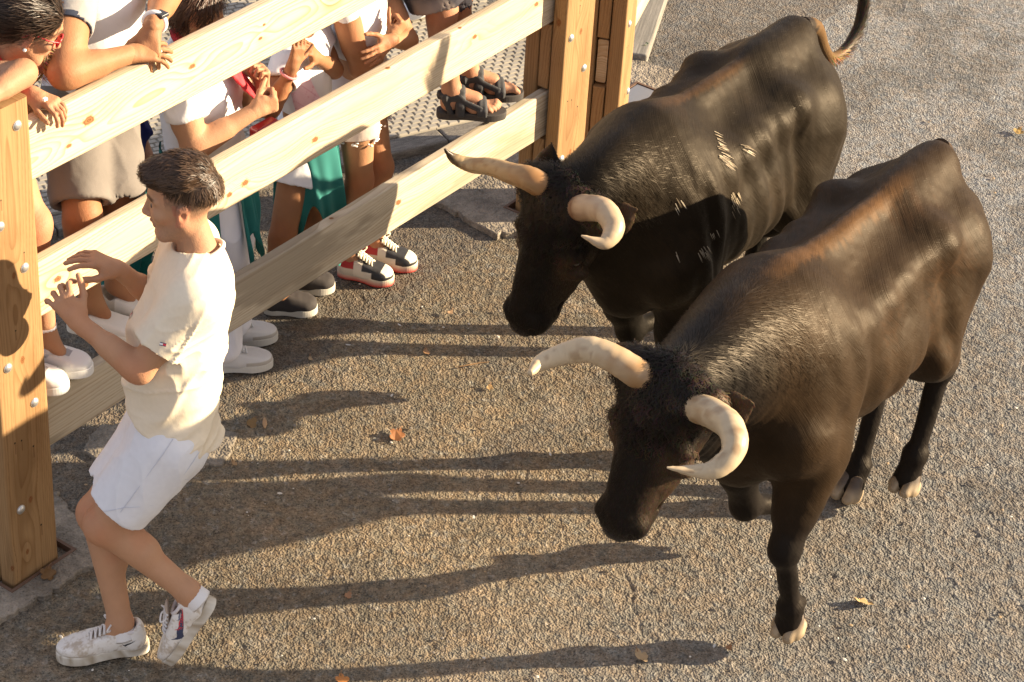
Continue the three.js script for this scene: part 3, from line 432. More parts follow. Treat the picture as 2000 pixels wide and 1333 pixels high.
    Q.push(ell(hp(0.515, -0.028, 0.056 * s), [0.017, 0.022, 0.030], hB, 0.010, 'sub'));
    Q.push(cap(hp(0.39, -0.118, 0.075 * s), hp(0.52, -0.10, 0.03 * s), 0.006, 0.006, 0.012, 'sub'));
    qc([0.01, -0.06, 0.085 * s], [0.012, -0.06, 0.128 * s], 0.070, 0.066, 0.03);         // horn bosses
    qe([0.235, -0.09, 0.07 * s], [0.08, 0.06, 0.03], 0.03);
    // ears: a leaf set on below the horn, hollow in front
    const e0 = hp(0.06, -0.115, 0.125 * s), e1 = o.ears[s < 0 ? 1 : 0], ax = norm(sub(e1, e0)), en = norm(cross(ax, cross(N, ax)));
    Q.push(fcap(e0, lerp3(e0, e1, 0.5), 0.026, 0.052, en, 0.40, 0.02)); Q.push(fcap(lerp3(e0, e1, 0.5), e1, 0.052, 0.008, en, 0.36, 0.02));
    Q.push(fcap(add(lerp3(e0, e1, 0.35), en, 0.018), add(lerp3(e0, e1, 0.85), en, 0.014), 0.030, 0.010, en, 0.45, 0.012, 'sub'));
  }
  qe([0.495, -0.065, 0], [0.068, 0.062, 0.050], 0.03); qe([0.47, -0.10, 0], [0.062, 0.05, 0.06], 0.03); qe([0.455, -0.135, 0], [0.05, 0.035, 0.042], 0.03);
  const head = net(Q, 0.0055, { disp: (x, y, z) => 0.0022 * noise3(x * 22, y * 22, z * 22) + 0.0012 * noise3(x * 70, y * 70, z * 70) });
  const loc = (x, y, z) => { const r = [x - hd.p[0], y - hd.p[1], z - hd.p[2]]; return [dot(r, D), dot(r, N), dot(r, S)]; };
  const colH = (x, y, z) => { const [a, b, c] = loc(x, y, z); let k = o.headCoat(a, b, c); const n = 1 + 0.3 * noise3(x * 20, y * 20, z * 20); k = mix3(k, [0.020, 0.016, 0.015], sstep(0.46, 0.50, a)); k = mix3(k, [0.075, 0.045, 0.026], sstep(0.135, 0.17, Math.abs(c)) * (a < 0.16 ? 1 : 0)); const er = Math.hypot(a - 0.18, b + 0.05, Math.abs(c) - 0.115); k = mix3(k, o.eyeRing, (1 - sstep(0.02, 0.045, er)) * 0.45); const q = 0.6 * n; return [k[0] * q, k[1] * q, k[2] * q]; };
  const all = mergeGeometries([paint(body, colB), paint(head, colH)].map((q) => q.toNonIndexed ? q : q));
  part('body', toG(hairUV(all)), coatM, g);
  // coat hair
  const R = rng(o.seed), fur = new Hairs(), flow = (p, n, f) => { const t = add(f, n, -dot(f, n)); return norm(t); };
  sampleSurface(body, o.hairs, R, (p, n) => {
    const uu = X0 - p[0], v = p[1], w = p[2] - Z0; let f = [1, -0.75, 0];
    if (v < 0.62) f = [0.15, -1, 0]; else if (uu > 1.15) f = [0.75, -0.9, 0.2 * Math.sign(w)]; else if (v > 1.22) f = [1, -0.15, 0.5 * Math.sign(w)];
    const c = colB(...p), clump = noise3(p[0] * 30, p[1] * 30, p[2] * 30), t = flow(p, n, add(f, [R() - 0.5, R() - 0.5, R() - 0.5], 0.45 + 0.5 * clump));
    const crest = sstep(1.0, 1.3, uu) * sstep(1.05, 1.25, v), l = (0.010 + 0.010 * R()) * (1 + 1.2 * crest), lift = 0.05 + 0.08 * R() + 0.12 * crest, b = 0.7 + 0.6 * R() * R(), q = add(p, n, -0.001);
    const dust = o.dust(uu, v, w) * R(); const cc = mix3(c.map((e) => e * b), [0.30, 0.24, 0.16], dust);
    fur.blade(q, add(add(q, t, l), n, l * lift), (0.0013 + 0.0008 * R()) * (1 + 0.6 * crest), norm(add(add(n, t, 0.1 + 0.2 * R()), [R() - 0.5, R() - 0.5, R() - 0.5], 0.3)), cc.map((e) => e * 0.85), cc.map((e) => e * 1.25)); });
  part('coat_hair', toG(fur.build()), furM, g, { kind: 'stuff' });
  if (o.pale) { const pt = new Hairs(), sp = []; sampleSurface(body, 26000, R, (p, n) => { const u = X0 - p[0], v = p[1], w = p[2] - Z0; if (w < 0.05 || !o.pale(u, v)) return; if (noise3(p[0] * 16, p[1] * 16, p[2] * 16) < 0.40) return; sp.push([p, n]); });
    for (const [p, n] of sp) { const t = flow(p, n, [0.55, -1, (R() - 0.5) * 0.3]), l = 0.022 + 0.026 * R(), c = mix3([0.16, 0.12, 0.075], [0.50, 0.42, 0.30], R()); pt.ribbon([0, 1, 2].map((q) => add(add(p, t, l * q / 2), n, 0.004 + 0.001 * q)), 0.0024, n, c); } part('pale_tufts', toG(pt.build()), furM, g, { kind: 'stuff' }); }
  // curls on the forehead and poll
  const curl = new Hairs();
  sampleSurface(head, 26000, R, (p, n) => {
    const [a, b, c] = loc(...p); let dens = (1 - sstep(0.06, 0.22, a)) * sstep(-0.11, -0.04, b) * (1 - 0.6 * sstep(0.09, 0.14, Math.abs(c))), len = 0.026; const far = R();
    if (far > dens) { len = 0.008; }
    let t = norm(add(add(D, S, c * 3), [R() - 0.5, R() - 0.5, R() - 0.5], 0.9)); t = norm(add(t, n, -dot(t, n) + 0.1)); const s = cross(n, t), ph = R() * 6.28, rad = len > 0.02 ? 0.0055 : 0.0006, pts = [], m = len > 0.02 ? 6 : 2;
    const L = len * (0.6 + 0.8 * R()); for (let i = 0; i <= m; i++) { const q = i / m; pts.push(add(add(add(p, t, L * q), s, rad * Math.sin(ph + q * 6.5) - rad * Math.sin(ph)), n, L * (len > 0.02 ? 0.30 : 0.05) * Math.sin(q * 2.6))); }
    const tuft = sstep(0.1, 0.6, noise3(p[0] * 26, p[1] * 26, p[2] * 26)), cc = mix3(colH(...p), [0.035, 0.022, 0.015], len > 0.02 ? 0.5 * tuft : 0).map((e) => e * (0.5 + 1.2 * R())); curl.ribbon(pts, len > 0.02 ? 0.0020 : 0.0013, norm(add(n, t, 0.2)), cc, cc.map((e) => e * 1.7 + 0.004)); });
  part('forehead_hair', toG(curl.build()), furM, g, { kind: 'stuff' });
  // horns
  o.horns.forEach((h, i) => { const hg = sweep([lerp3(h.pts[0], hp(0.03, -0.07, 0), 0.45), ...h.pts], [h.r[0] * 1.08, ...h.r], 22, 64); const uv = hg.attributes.uv, p = hg.attributes.position;
    for (let k = 0; k < p.count; k++) { const t = uv.getX(k); p.setXYZ(k, p.getX(k) + 0.0012 * noise3(t * 60, uv.getY(k) * 4, i), p.getY(k) + 0.0012 * noise3(t * 60, uv.getY(k) * 4, i + 5), p.getZ(k)); } hg.computeVertexNormals();
    const c = new Float32Array(p.count * 3); for (let k = 0; k < p.count; k++) { const t = uv.getX(k), n = noise3(t * 22, Math.sin(uv.getY(k) * 6.28) * 2.2, Math.cos(uv.getY(k) * 6.28) * 2.2 + i * 9), m = noise3(t * 70, Math.sin(uv.getY(k) * 6.28) * 7, Math.cos(uv.getY(k) * 6.28) * 7); c.set(h.col(t, n, m), k * 3); }
    hg.setAttribute('color', new THREE.BufferAttribute(c, 3)); part('horn', toG(hg), hornM, g); });
  for (const s of [-1, 1]) part('eye', toG(new THREE.SphereGeometry(0.019, 16, 12).translate(...hp(0.182, -0.052, 0.119 * s))), eyeBlackM, g);
  { const A = [ell(hp(0.528, -0.045, 0), [0.052, 0.034, 0.030], hB, 0.02), ell(hp(0.535, -0.085, 0), [0.045, 0.026, 0.022], hB, 0.02)]; for (const q of [-1, 1]) A.push(ell(hp(0.55, -0.034, 0.050 * q), [0.015, 0.019, 0.026], hB, 0.006, 'sub')); part('nose', toG(net(A, 0.005, { color: (x, y, z) => { const n = 1 + 0.4 * noise3(x * 90, y * 90, z * 90); return [0.020 * n, 0.016 * n, 0.014 * n]; }, disp: (x, y, z) => 0.0012 * noise3(x * 110, y * 110, z * 110) })), std({ vertexColors: true, roughness: 0.24, specularIntensity: 0.5 }), g); }
  // cloven hooves
  for (const [fet, toe, fwd, dn] of hoofs) {
    const f = norm(add(fwd, dn, -dot(fwd, dn))), lat = norm(cross(f, dn)), A = [];
    const at = (a, b, c) => add(add(add(toe, dn, a), f, b), lat, c);
    for (const s of [-1, 1]) { A.push(cap(at(-0.072, 0.0, 0.020 * s), at(-0.022, 0.016, 0.0285 * s), 0.025, 0.0285, 0.004)); A.push(cap(at(-0.058, 0.014, 0.021 * s), at(-0.016, 0.046, 0.0225 * s), 0.021, 0.0205, 0.004)); A.push(cap(at(-0.03, -0.02, 0.024 * s), at(-0.018, 0.0, 0.028 * s), 0.026, 0.028, 0.004)); }
    A.push(fcap(at(-0.05, 0.030, 0), at(0.02, 0.090, 0), 0.007, 0.008, lat, 0.8, 0.004, 'sub')); A.push(cut(at(0.002, 0, 0), dn, 0.005));
    const hgeo = net(A, 0.0055, { color: (x, y, z) => { const q = dot(sub([x, y, z], toe), dn), n = noise3(x * 60, y * 60, z * 60); const c = mix3([0.255, 0.185, 0.108], [0.075, 0.05, 0.032], sstep(-0.03, -0.07, q)); return c.map((e) => e * (1 + 0.25 * n)); } });
    part('hoof', toG(hgeo), hoofM, g);
  }
  // tail
  const tl = sweep(o.tail.pts, o.tail.r, 12, 40); paint(tl, (x, y, z) => o.tailCol(x, y, z)); const tm = part('tail', toG(tl), coatM, g);
  const tuft = new Hairs(), cv = new THREE.CatmullRomCurve3(o.tail.pts.map((p) => V(p)));
  for (let i = 0; i < 1700; i++) { const t = 0.30 + 0.70 * R() ** 0.7, a = cv.getPoint(Math.min(1, t)).toArray(), d = cv.getTangent(Math.min(1, t)).toArray(), j = [R() - 0.5, R() - 0.5, R() - 0.5], n = norm(add(j, d, -dot(j, d))), l = (0.04 + 0.10 * R()) * (t > 0.75 ? 1.5 : 0.6), b = add(a, n, 0.017);
    const pts = [0, 1, 2, 3].map((q) => add(add(add(b, d, l * q / 3), n, 0.010 * q / 3), [0, -1, 0], 0.012 * (q / 3) ** 2)); const cc = o.tailCol(...a).map((e) => e * (0.6 + R())); tuft.ribbon(pts, 0.003, n, cc, cc.map((e) => e * 1.6)); }
  part('tuft', toG(tuft.build()), furM, tm, { kind: 'stuff' });
  return g;
}
const ridge = (w, s) => Math.exp(-(w * w) / (s * s));
const bullA = makeBull({
  label: 'dark brown bull nearest the camera with chestnut back and two pale horns, one hoof lifted', X0: 2.255, Z0: 1.915, seed: 5, hairs: 120000, ribF: 24, ribA: 0.001, fore: 1.0, eyeRing: [0.06, 0.035, 0.02],
  head: { p: [0.625, 1.325, 1.90], d: [-0.30, -0.95, -0.07], n: [-0.95, 0.30, -0.02] },
  ears: [[0.74, 1.245, 2.13], [0.74, 1.235, 1.66]],
  legs: {
    HL: { stifle: [1.96, 0.80, 2.10], hock: [2.245, 0.555, 2.06], fet: [2.155, 0.215, 2.06], toe: [2.115, 0.075, 2.06] },
    HR: { stifle: [1.98, 0.78, 1.76], hock: [2.235, 0.475, 1.86], fet: [2.105, 0.105, 1.877], toe: [2.035, 0.004, 1.883], hd: [-0.25, -1, 0] },
    FL: { elbow: [1.235, 0.775, 2.10], knee: [1.105, 0.475, 2.125], fet: [1.195, 0.185, 2.13], toe: [1.215, 0.062, 2.13], hd: [0.02, -1, 0] },
    FR: { elbow: [1.26, 0.74, 1.79], knee: [1.395, 0.325, 1.815], fet: [1.60, 0.225, 1.865], toe: [1.71, 0.165, 1.89], fwd: [0, -1, 0] },
  },
  horns: [
    { pts: [[0.63, 1.235, 1.99], [0.575, 1.285, 2.10], [0.515, 1.31, 2.195], [0.465, 1.285, 2.235], [0.405, 1.245, 2.215], [0.36, 1.245, 2.17], [0.308, 1.262, 2.12]], r: [0.045, 0.043, 0.041, 0.038, 0.029, 0.017, 0.003], col: (t, n, m) => mix3(mix3([0.25, 0.145, 0.065], [0.44, 0.345, 0.22], sstep(0.0, 0.35, t + 0.15 * n)), [0.20, 0.115, 0.055], 0.55 * sstep(0.25, 0.7, n) + 0.2 * Math.max(0, m)) },
    { pts: [[0.60, 1.285, 1.82], [0.575, 1.318, 1.745], [0.555, 1.325, 1.675], [0.520, 1.300, 1.615], [0.45, 1.292, 1.585], [0.374, 1.301, 1.60]], r: [0.045, 0.042, 0.039, 0.033, 0.025, 0.008], col: (t, n, m) => mix3(mix3([0.27, 0.15, 0.062], [0.46, 0.36, 0.23], sstep(0.0, 0.5, t + 0.15 * n)), [0.20, 0.115, 0.055], 0.5 * sstep(0.25, 0.7, n) + 0.15 * Math.max(0, m)) },
  ],
  tail: { pts: [[2.25, 1.36, 1.91], [2.33, 1.30, 1.90], [2.38, 1.12, 1.88], [2.40, 0.88, 1.86], [2.41, 0.66, 1.86]], r: [0.035, 0.03, 0.022, 0.018, 0.012] }, tailCol: () => [0.05, 0.03, 0.018],
  dust: (u, v, w) => 0.12 * sstep(0.3, 0.8, noise3(u * 9, v * 9, w * 9)),
  coat: (u, v, w, x, y, z) => {
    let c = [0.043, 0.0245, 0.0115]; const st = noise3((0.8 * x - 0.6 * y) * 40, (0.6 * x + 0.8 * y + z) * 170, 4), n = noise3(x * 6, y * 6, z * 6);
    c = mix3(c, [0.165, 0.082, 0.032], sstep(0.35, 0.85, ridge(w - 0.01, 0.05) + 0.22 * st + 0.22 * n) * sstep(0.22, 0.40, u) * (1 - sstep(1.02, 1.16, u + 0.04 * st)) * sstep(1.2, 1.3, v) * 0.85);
    c = mix3(c, [0.075, 0.038, 0.017], sstep(0.1, 0.7, n + 0.5 * st) * 0.6);
    c = mix3(c, [0.011, 0.009, 0.0085], sstep(1.2, 1.45, u)); c = mix3(c, [0.014, 0.011, 0.010], 1 - sstep(0.5, 0.72, v)); return c; },
  headCoat: (a, b, c) => mix3([0.011, 0.0085, 0.0075], [0.060, 0.036, 0.021], sstep(0.05, 0.10, Math.abs(c)) * sstep(0.12, 0.2, a) * (1 - sstep(0.38, 0.46, a))),
});
const bullB = makeBull({
  label: 'black bull running beside the fence with raised tail and dark tipped horn', X0: 2.725, Z0: 1.09, seed: 9, hairs: 110000, ribF: 21, ribA: 0.005, pale: (u, v) => u > 0.70 && u < 1.12 && v > 0.98 && v < 1.30 && noise3(u * 7, v * 7, 3) > -0.05, fore: 0.72, eyeRing: [0.06, 0.035, 0.02], testis: true,
  head: { p: [1.335, 1.285, 1.02], d: [-0.24, -0.96, -0.10], n: [-0.95, 0.25, -0.10] },
  ears: [[1.46, 1.21, 1.24], [1.47, 1.315, 0.885]],
  legs: {
    HL: { stifle: [2.48, 0.80, 1.28], hock: [2.80, 0.52, 1.22], fet: [2.70, 0.18, 1.21], toe: [2.66, 0.03, 1.21] },
    HR: { stifle: [2.46, 0.78, 0.93], hock: [2.80, 0.47, 1.0], fet: [2.70, 0.11, 1.0], toe: [2.64, 0.004, 1.0], hd: [-0.25, -1, 0] },
    FL: { elbow: [1.80, 0.77, 1.27], knee: [1.79, 0.44, 1.235], fet: [1.80, 0.14, 1.235], toe: [1.80, 0.02, 1.235], hd: [0, -1, 0] },
    FR: { elbow: [1.78, 0.74, 0.97], knee: [1.90, 0.405, 1.00], fet: [2.09, 0.375, 1.02], toe: [2.20, 0.34, 1.03], fwd: [0, -1, 0] },
  },
  horns: [
    { pts: [[1.325, 1.225, 1.11], [1.270, 1.275, 1.17], [1.235, 1.315, 1.265], [1.205, 1.29, 1.322], [1.145, 1.268, 1.328], [1.097, 1.293, 1.272]], r: [0.044, 0.043, 0.041, 0.036, 0.023, 0.003], col: (t, n, m) => mix3(mix3([0.17, 0.088, 0.048], [0.42, 0.32, 0.205], sstep(0.05, 0.6, t + 0.2 * n)), [0.26, 0.15, 0.08], 0.55 * sstep(0.1, 0.6, n) * (1 - t) + 0.2 * Math.max(0, m)) },
    { pts: [[1.31, 1.265, 0.925], [1.302, 1.262, 0.85], [1.308, 1.250, 0.76], [1.298, 1.232, 0.68], [1.270, 1.250, 0.635], [1.238, 1.293, 0.62]], r: [0.042, 0.036, 0.030, 0.026, 0.018, 0.003], col: (t, n, m) => { let c = mix3([0.24, 0.12, 0.045], [0.36, 0.255, 0.13], sstep(0.0, 0.5, t + 0.15 * n)); c = mix3(c, [0.22, 0.12, 0.05], 0.6 * sstep(0.15, 0.6, n) + 0.2 * Math.max(0, m)); return mix3(c, [0.035, 0.022, 0.014], sstep(0.68, 0.92, t + 0.06 * n)); } },
  ],
  tail: { pts: [[2.735, 1.345, 1.09], [2.84, 1.30, 1.09], [2.93, 1.19, 1.085], [3.02, 1.105, 1.08], [3.12, 1.095, 1.08], [3.205, 1.15, 1.08], [3.225, 1.25, 1.08], [3.185, 1.35, 1.08], [3.20, 1.46, 1.08]], r: [0.036, 0.03, 0.024, 0.020, 0.018, 0.018, 0.017, 0.015, 0.008] },
  tailCol: (x, y) => x > 2.8 && x < 3.10 ? [0.11, 0.062, 0.026] : [0.022, 0.016, 0.012],
  dust: (u, v, w) => 0.2 * sstep(0.4, 0.8, noise3(u * 7, v * 7, w * 7)),
  coat: (u, v, w, x, y, z) => {
    let c = [0.027, 0.019, 0.0115]; const st = noise3((0.8 * x - 0.6 * y) * 40, (0.6 * x + 0.8 * y + z) * 170, 4), n = noise3(x * 6, y * 6, z * 6);
    c = mix3(c, [0.14, 0.072, 0.030], 0.65 * sstep(0.35, 0.85, ridge(w, 0.04) + 0.22 * st + 0.22 * n) * sstep(0.35, 0.5, u) * (1 - sstep(0.85, 1.0, u)) * sstep(1.25, 1.35, v));
    c = mix3(c, [0.044, 0.028, 0.015], sstep(0.1, 0.7, n + 0.5 * st) * 0.5);
    c = mix3(c, [0.008, 0.0068, 0.006], sstep(1.15, 1.4, u)); c = mix3(c, [0.008, 0.007, 0.006], 1 - sstep(0.6, 0.8, v)); return c; },
  headCoat: (a, b, c) => mix3([0.0085, 0.0072, 0.0065], [0.05, 0.03, 0.017], sstep(0.06, 0.11, Math.abs(c)) * sstep(0.12, 0.2, a) * (1 - sstep(0.36, 0.44, a))),
});

// ---------------------------------------------------------------- people
const skinBump = tex(256, 256, (i, j) => 0.5 + 0.25 * pnoise2(i / 3, j / 3, 85, 91) + 0.2 * pnoise2(i / 9, j / 9, 28, 92));
const skinM = std({ vertexColors: true, roughness: 0.56, specularIntensity: 0.36, bumpMap: skinBump, bumpScale: 0.0007 });
const boxUV = (g, k) => { const p = g.attributes.position, n = g.attributes.normal, uv = new Float32Array(p.count * 2); for (let i = 0; i < p.count; i++) { uv[i * 2] = (p.getX(i) + p.getZ(i) * 0.8) * k; uv[i * 2 + 1] = (p.getY(i) + (p.getX(i) - p.getZ(i)) * 0.25) * k; } g.setAttribute('uv', new THREE.BufferAttribute(uv, 2)); return g; };
const weave = tex(256, 256, (i, j) => 0.5 + 0.22 * pnoise2(i / 2, j / 8, 128, 93) + 0.22 * pnoise2(i / 8, j / 2, 128, 94) + 0.2 * pnoise2(i / 20, j / 20, 13, 95));
const clothM = (o) => std({ bumpMap: weave, bumpScale: 0.00035, roughness: 0.88, specularIntensity: 0.25, sheen: 0.25, sheenRoughness: 0.6, sheenColor: rgb(0.5, 0.5, 0.5), vertexColors: true, ...o });
const fabricM = clothM({}), hairM = std({ vertexColors: true, roughness: 0.42, specularIntensity: 0.55, side: THREE.DoubleSide });
const ortho = (f, u) => { const F = norm(f), R = norm(cross(F, u)), U = cross(R, F); return { F, U, R }; };   // R is the figure's own right
// five fingers on a palm. w wrist, d along the hand, b out of its back, t towards the thumb; curl per finger (radians per joint), s scale
function handPrims(w, d, b, t, o = {}) {
  const s = o.s ?? 1, D = norm(d), T = norm(add(t, D, -dot(t, D))), B = norm(cross(D, T)), bk = dot(B, b) < 0 ? B.map((v) => -v) : B, P = [];
  const at = (x, y, z) => add(add(add(w, D, x * s), T, y * s), bk, z * s);
  for (const y of [-0.026, -0.009, 0.009, 0.025]) P.push(cap(at(0.012, y * 0.62, 0), at(0.088 - Math.abs(y - 0.006) * 0.2, y, 0.001), 0.0145 * s, 0.0115 * s, 0.012 * s));
  P.push(cap(at(-0.02, 0, 0), at(0.03, 0, 0), 0.024 * s, 0.022 * s, 0.015 * s)); P.push(cap(at(0.02, 0.026, -0.006), at(0.05, 0.03, -0.006), 0.016 * s, 0.014 * s, 0.012 * s));
  const len = [0.064, 0.080, 0.086, 0.080], rad = [0.0078, 0.0088, 0.0092, 0.0090], ys = [-0.029, -0.0095, 0.0095, 0.0275], cu = o.curl ?? [0.5, 0.5, 0.5, 0.5], sp = o.spread ?? 0.06;
  for (let f = 0; f < 4; f++) { const k = cu[f]; let p = at(0.089 - Math.abs(ys[f] - 0.006) * 0.25, ys[f], 0.001), a = Array.isArray(k) ? k[0] : k * 0.8; const side = sp * (f - 1.4), L = len[f];
    for (let j = 0; j < 3; j++) { const l = L * [0.46, 0.30, 0.24][j] * s, dir = norm(add(add(D.map((v) => v * Math.cos(a)), bk, -Math.sin(a)), T, side)), q = add(p, dir, l), r0 = rad[f] * s * [1, 0.93, 0.87][j]; P.push(cap(p, q, r0 * (j ? 1 : 1.05), r0 * 0.93, 0.004 * s)); p = q; a += Array.isArray(k) ? k[Math.min(2, j + 1)] : k; } }
  const th = o.thumb ?? [0.9, 0.35]; let p = at(0.028, 0.032, -0.006), dir = norm(add(add(D.map((v) => v * Math.cos(th[0])), T, Math.sin(th[0])), bk, -(o.thumbIn ?? 0.25)));
  for (let j = 0; j < 3; j++) { const l = [0.042, 0.032, 0.026][j] * s, q = add(p, dir, l), r = [0.0125, 0.0105, 0.0095][j] * s; P.push(cap(p, q, r, r * 0.9, 0.006 * s)); p = q; dir = norm(add(dir, D, th[1])); }
  return P;
}
// head: c centre of the skull, f where the face looks, u up; s scale. local axes: right r, up u, forward f; the face is at +f
function headPrims(c, f, u, s = 1, o = {}) {
  const { F, U, R } = ortho(f, u), B = [R, U, F], at = (r, y, z) => [0, 1, 2].map((i) => c[i] + s * (R[i] * r + U[i] * y + F[i] * z)), P = [], E = (p, r, k) => P.push(ell(at(...p), r.map((v) => v * s), B, k * s)), K = (a, b, ra, rb, k) => P.push(cap(at(...a), at(...b), ra * s, rb * s, k * s));
  E([0, 0.028, -0.012], [0.076, 0.085, 0.095], 0.03); E([0, -0.03, 0.02], [0.063, 0.085, 0.068], 0.03);
  K([0.03, -0.095, 0.055], [-0.03, -0.095, 0.055], 0.020, 0.020, 0.02); E([0, -0.102, 0.068], [0.021, 0.018, 0.018], 0.012);             // jaw, chin
  for (const q of [-1, 1]) { K([0.056 * q, -0.05, -0.005], [0.03 * q, -0.092, 0.05], 0.019, 0.018, 0.02); E([0.043 * q, -0.022, 0.055], [0.024, 0.020, 0.022], 0.02); K([0.012 * q, 0.026, 0.081], [0.05 * q, 0.024, 0.060], 0.0085, 0.008, 0.012); P.push(ell(at(0.031 * q, 0.006, 0.092), [0.017 * s, 0.011 * s, 0.016 * s], B, 0.012 * s, 'sub')); E([0.031 * q, 0.005, 0.064], [0.0165, 0.0125, 0.0125], 0.004); }
  K([0, 0.012, 0.080], [0, -0.030, 0.102], 0.009, 0.0105, 0.010); E([0, -0.034, 0.098], [0.013, 0.010, 0.013], 0.006); for (const q of [-1, 1]) E([0.012 * q, -0.037, 0.090], [0.008, 0.0075, 0.010], 0.005);
  K([0.019, -0.066, 0.079], [0, -0.061, 0.087], 0.005, 0.0065, 0.006); K([-0.019, -0.066, 0.079], [0, -0.061, 0.087], 0.005, 0.0065, 0.006); K([0.016, -0.072, 0.079], [-0.016, -0.072, 0.079], 0.0055, 0.0055, 0.006);  // lips
  P.push(cap(at(0.022, -0.067, 0.089), at(-0.022, -0.067, 0.089), 0.0018 * s, 0.0018 * s, 0.003 * s, 'sub'));
  for (const q of [-1, 1]) { const e = at(0.077 * q, -0.012, -0.012), out = norm(add(R.map((v) => v * q), F, -0.45)); P.push(fcap(at(0.079 * q, 0.008, -0.016), at(0.076 * q, -0.034, -0.006), 0.021 * s, 0.013 * s, out, 0.42, 0.005 * s)); P.push(ell(add(e, out, 0.009 * s), [0.008 * s, 0.015 * s, 0.009 * s], B, 0.006 * s, 'sub')); }
  return { P, at, F, U, R, s };
}
const SK = { light: [0.42, 0.232, 0.132], mid: [0.37, 0.197, 0.112], tan: [0.29, 0.140, 0.068] };
function skinPaint(base, H, o = {}) { // lips, ears, brows, stubble follow the head's own axes
  return (x, y, z) => {
    const n = 1 + 0.05 * noise3(x * 14, y * 14, z * 14) + 0.03 * noise3(x * 60, y * 60, z * 60); let c = base.slice();
    const bl = noise3(x * 7 + 5, y * 7, z * 7) + 0.6 * noise3(x * 24, y * 24 + 3, z * 24); c = mix3(c, [c[0] * 1.02, c[1] * 0.86, c[2] * 0.80], 0.6 * sstep(0, 0.7, bl));
    if (H) { const d = sub([x, y, z], H.c0), r = dot(d, H.R) / H.s, u = dot(d, H.U) / H.s, f = dot(d, H.F) / H.s;
      if (Math.abs(r) < 0.1 && Math.abs(u) < 0.14 && Math.abs(f) < 0.14) {
        if (f > 0.06) { c = mix3(c, [0.44, 0.16, 0.12], 0.75 * (1 - sstep(0.004, 0.011, Math.abs(u + 0.067))) * (1 - sstep(0.018, 0.026, Math.abs(r)))); const by = u - 0.026 - 0.004 * (1 - Math.abs(Math.abs(r) - 0.032) / 0.03); c = mix3(c, o.brow ?? [0.05, 0.03, 0.02], 0.85 * (1 - sstep(0.0035, 0.0075, Math.abs(by))) * sstep(0.009, 0.014, Math.abs(r)) * (1 - sstep(0.048, 0.058, Math.abs(r)))); c = mix3(c, [0.50, 0.22, 0.15], 0.35 * (1 - sstep(0.01, 0.03, Math.hypot(r, u + 0.034)))); }
        if (Math.abs(r) > 0.071 && Math.abs(u + 0.012) < 0.036 && Math.abs(f + 0.012) < 0.026) c = mix3(c, [0.50, 0.15, 0.095], 0.45);  // ear red painted in, standing for sunlight glowing through the ear
        if (o.stubble) c = mix3(c, [0.22, 0.145, 0.10], o.stubble * (0.7 + 0.5 * noise3(x * 300, y * 300, z * 300)) * sstep(-0.035, -0.06, u - 0.5 * Math.max(0, 0.03 - f)) * (1 - sstep(0.02, 0.03, Math.abs(u + 0.067)) * 0));
        if (o.sideburn && f < 0.035) c = mix3(c, [0.10, 0.062, 0.042], 0.85 * sstep(-0.045 + 0.5 * Math.max(0, f + 0.05), 0.035 + 0.4 * f, u) * (0.8 + 0.3 * noise3(x * 250, y * 250, z * 250)));
      } }
    if (o.J) { const J = o.J; for (let i = 0; i < 2; i++) { const dk = Math.hypot(x - J.kne[i][0], y - J.kne[i][1], z - J.kne[i][2]), de = Math.hypot(x - J.elb[i][0], y - J.elb[i][1], z - J.elb[i][2]), dw = Math.hypot(x - J.wri[i][0], y - J.wri[i][1], z - J.wri[i][2]); c = mix3(c, [c[0] * 0.98, c[1] * 0.80, c[2] * 0.74], 0.7 * (1 - sstep(0.05, 0.10, dk)) + 0.5 * (1 - sstep(0.03, 0.07, de)) + 0.5 * sstep(0.05, 0.10, dw) * (1 - sstep(0.13, 0.2, dw)) * (y > J.wri[i][1] ? 0.6 : 0.2)); } } const mole = hash3(Math.floor(x * 45), Math.floor(y * 45), Math.floor(z * 45)); if (mole > 0.992 && Math.hypot(x * 45 - Math.floor(x * 45) - 0.5, y * 45 - Math.floor(y * 45) - 0.5, z * 45 - Math.floor(z * 45) - 0.5) < 0.3) c = mix3(c, [0.16, 0.07, 0.045], 0.6);
    if (o.extra) c = o.extra(x, y, z, c);
    return c.map((e) => e * n); };
}
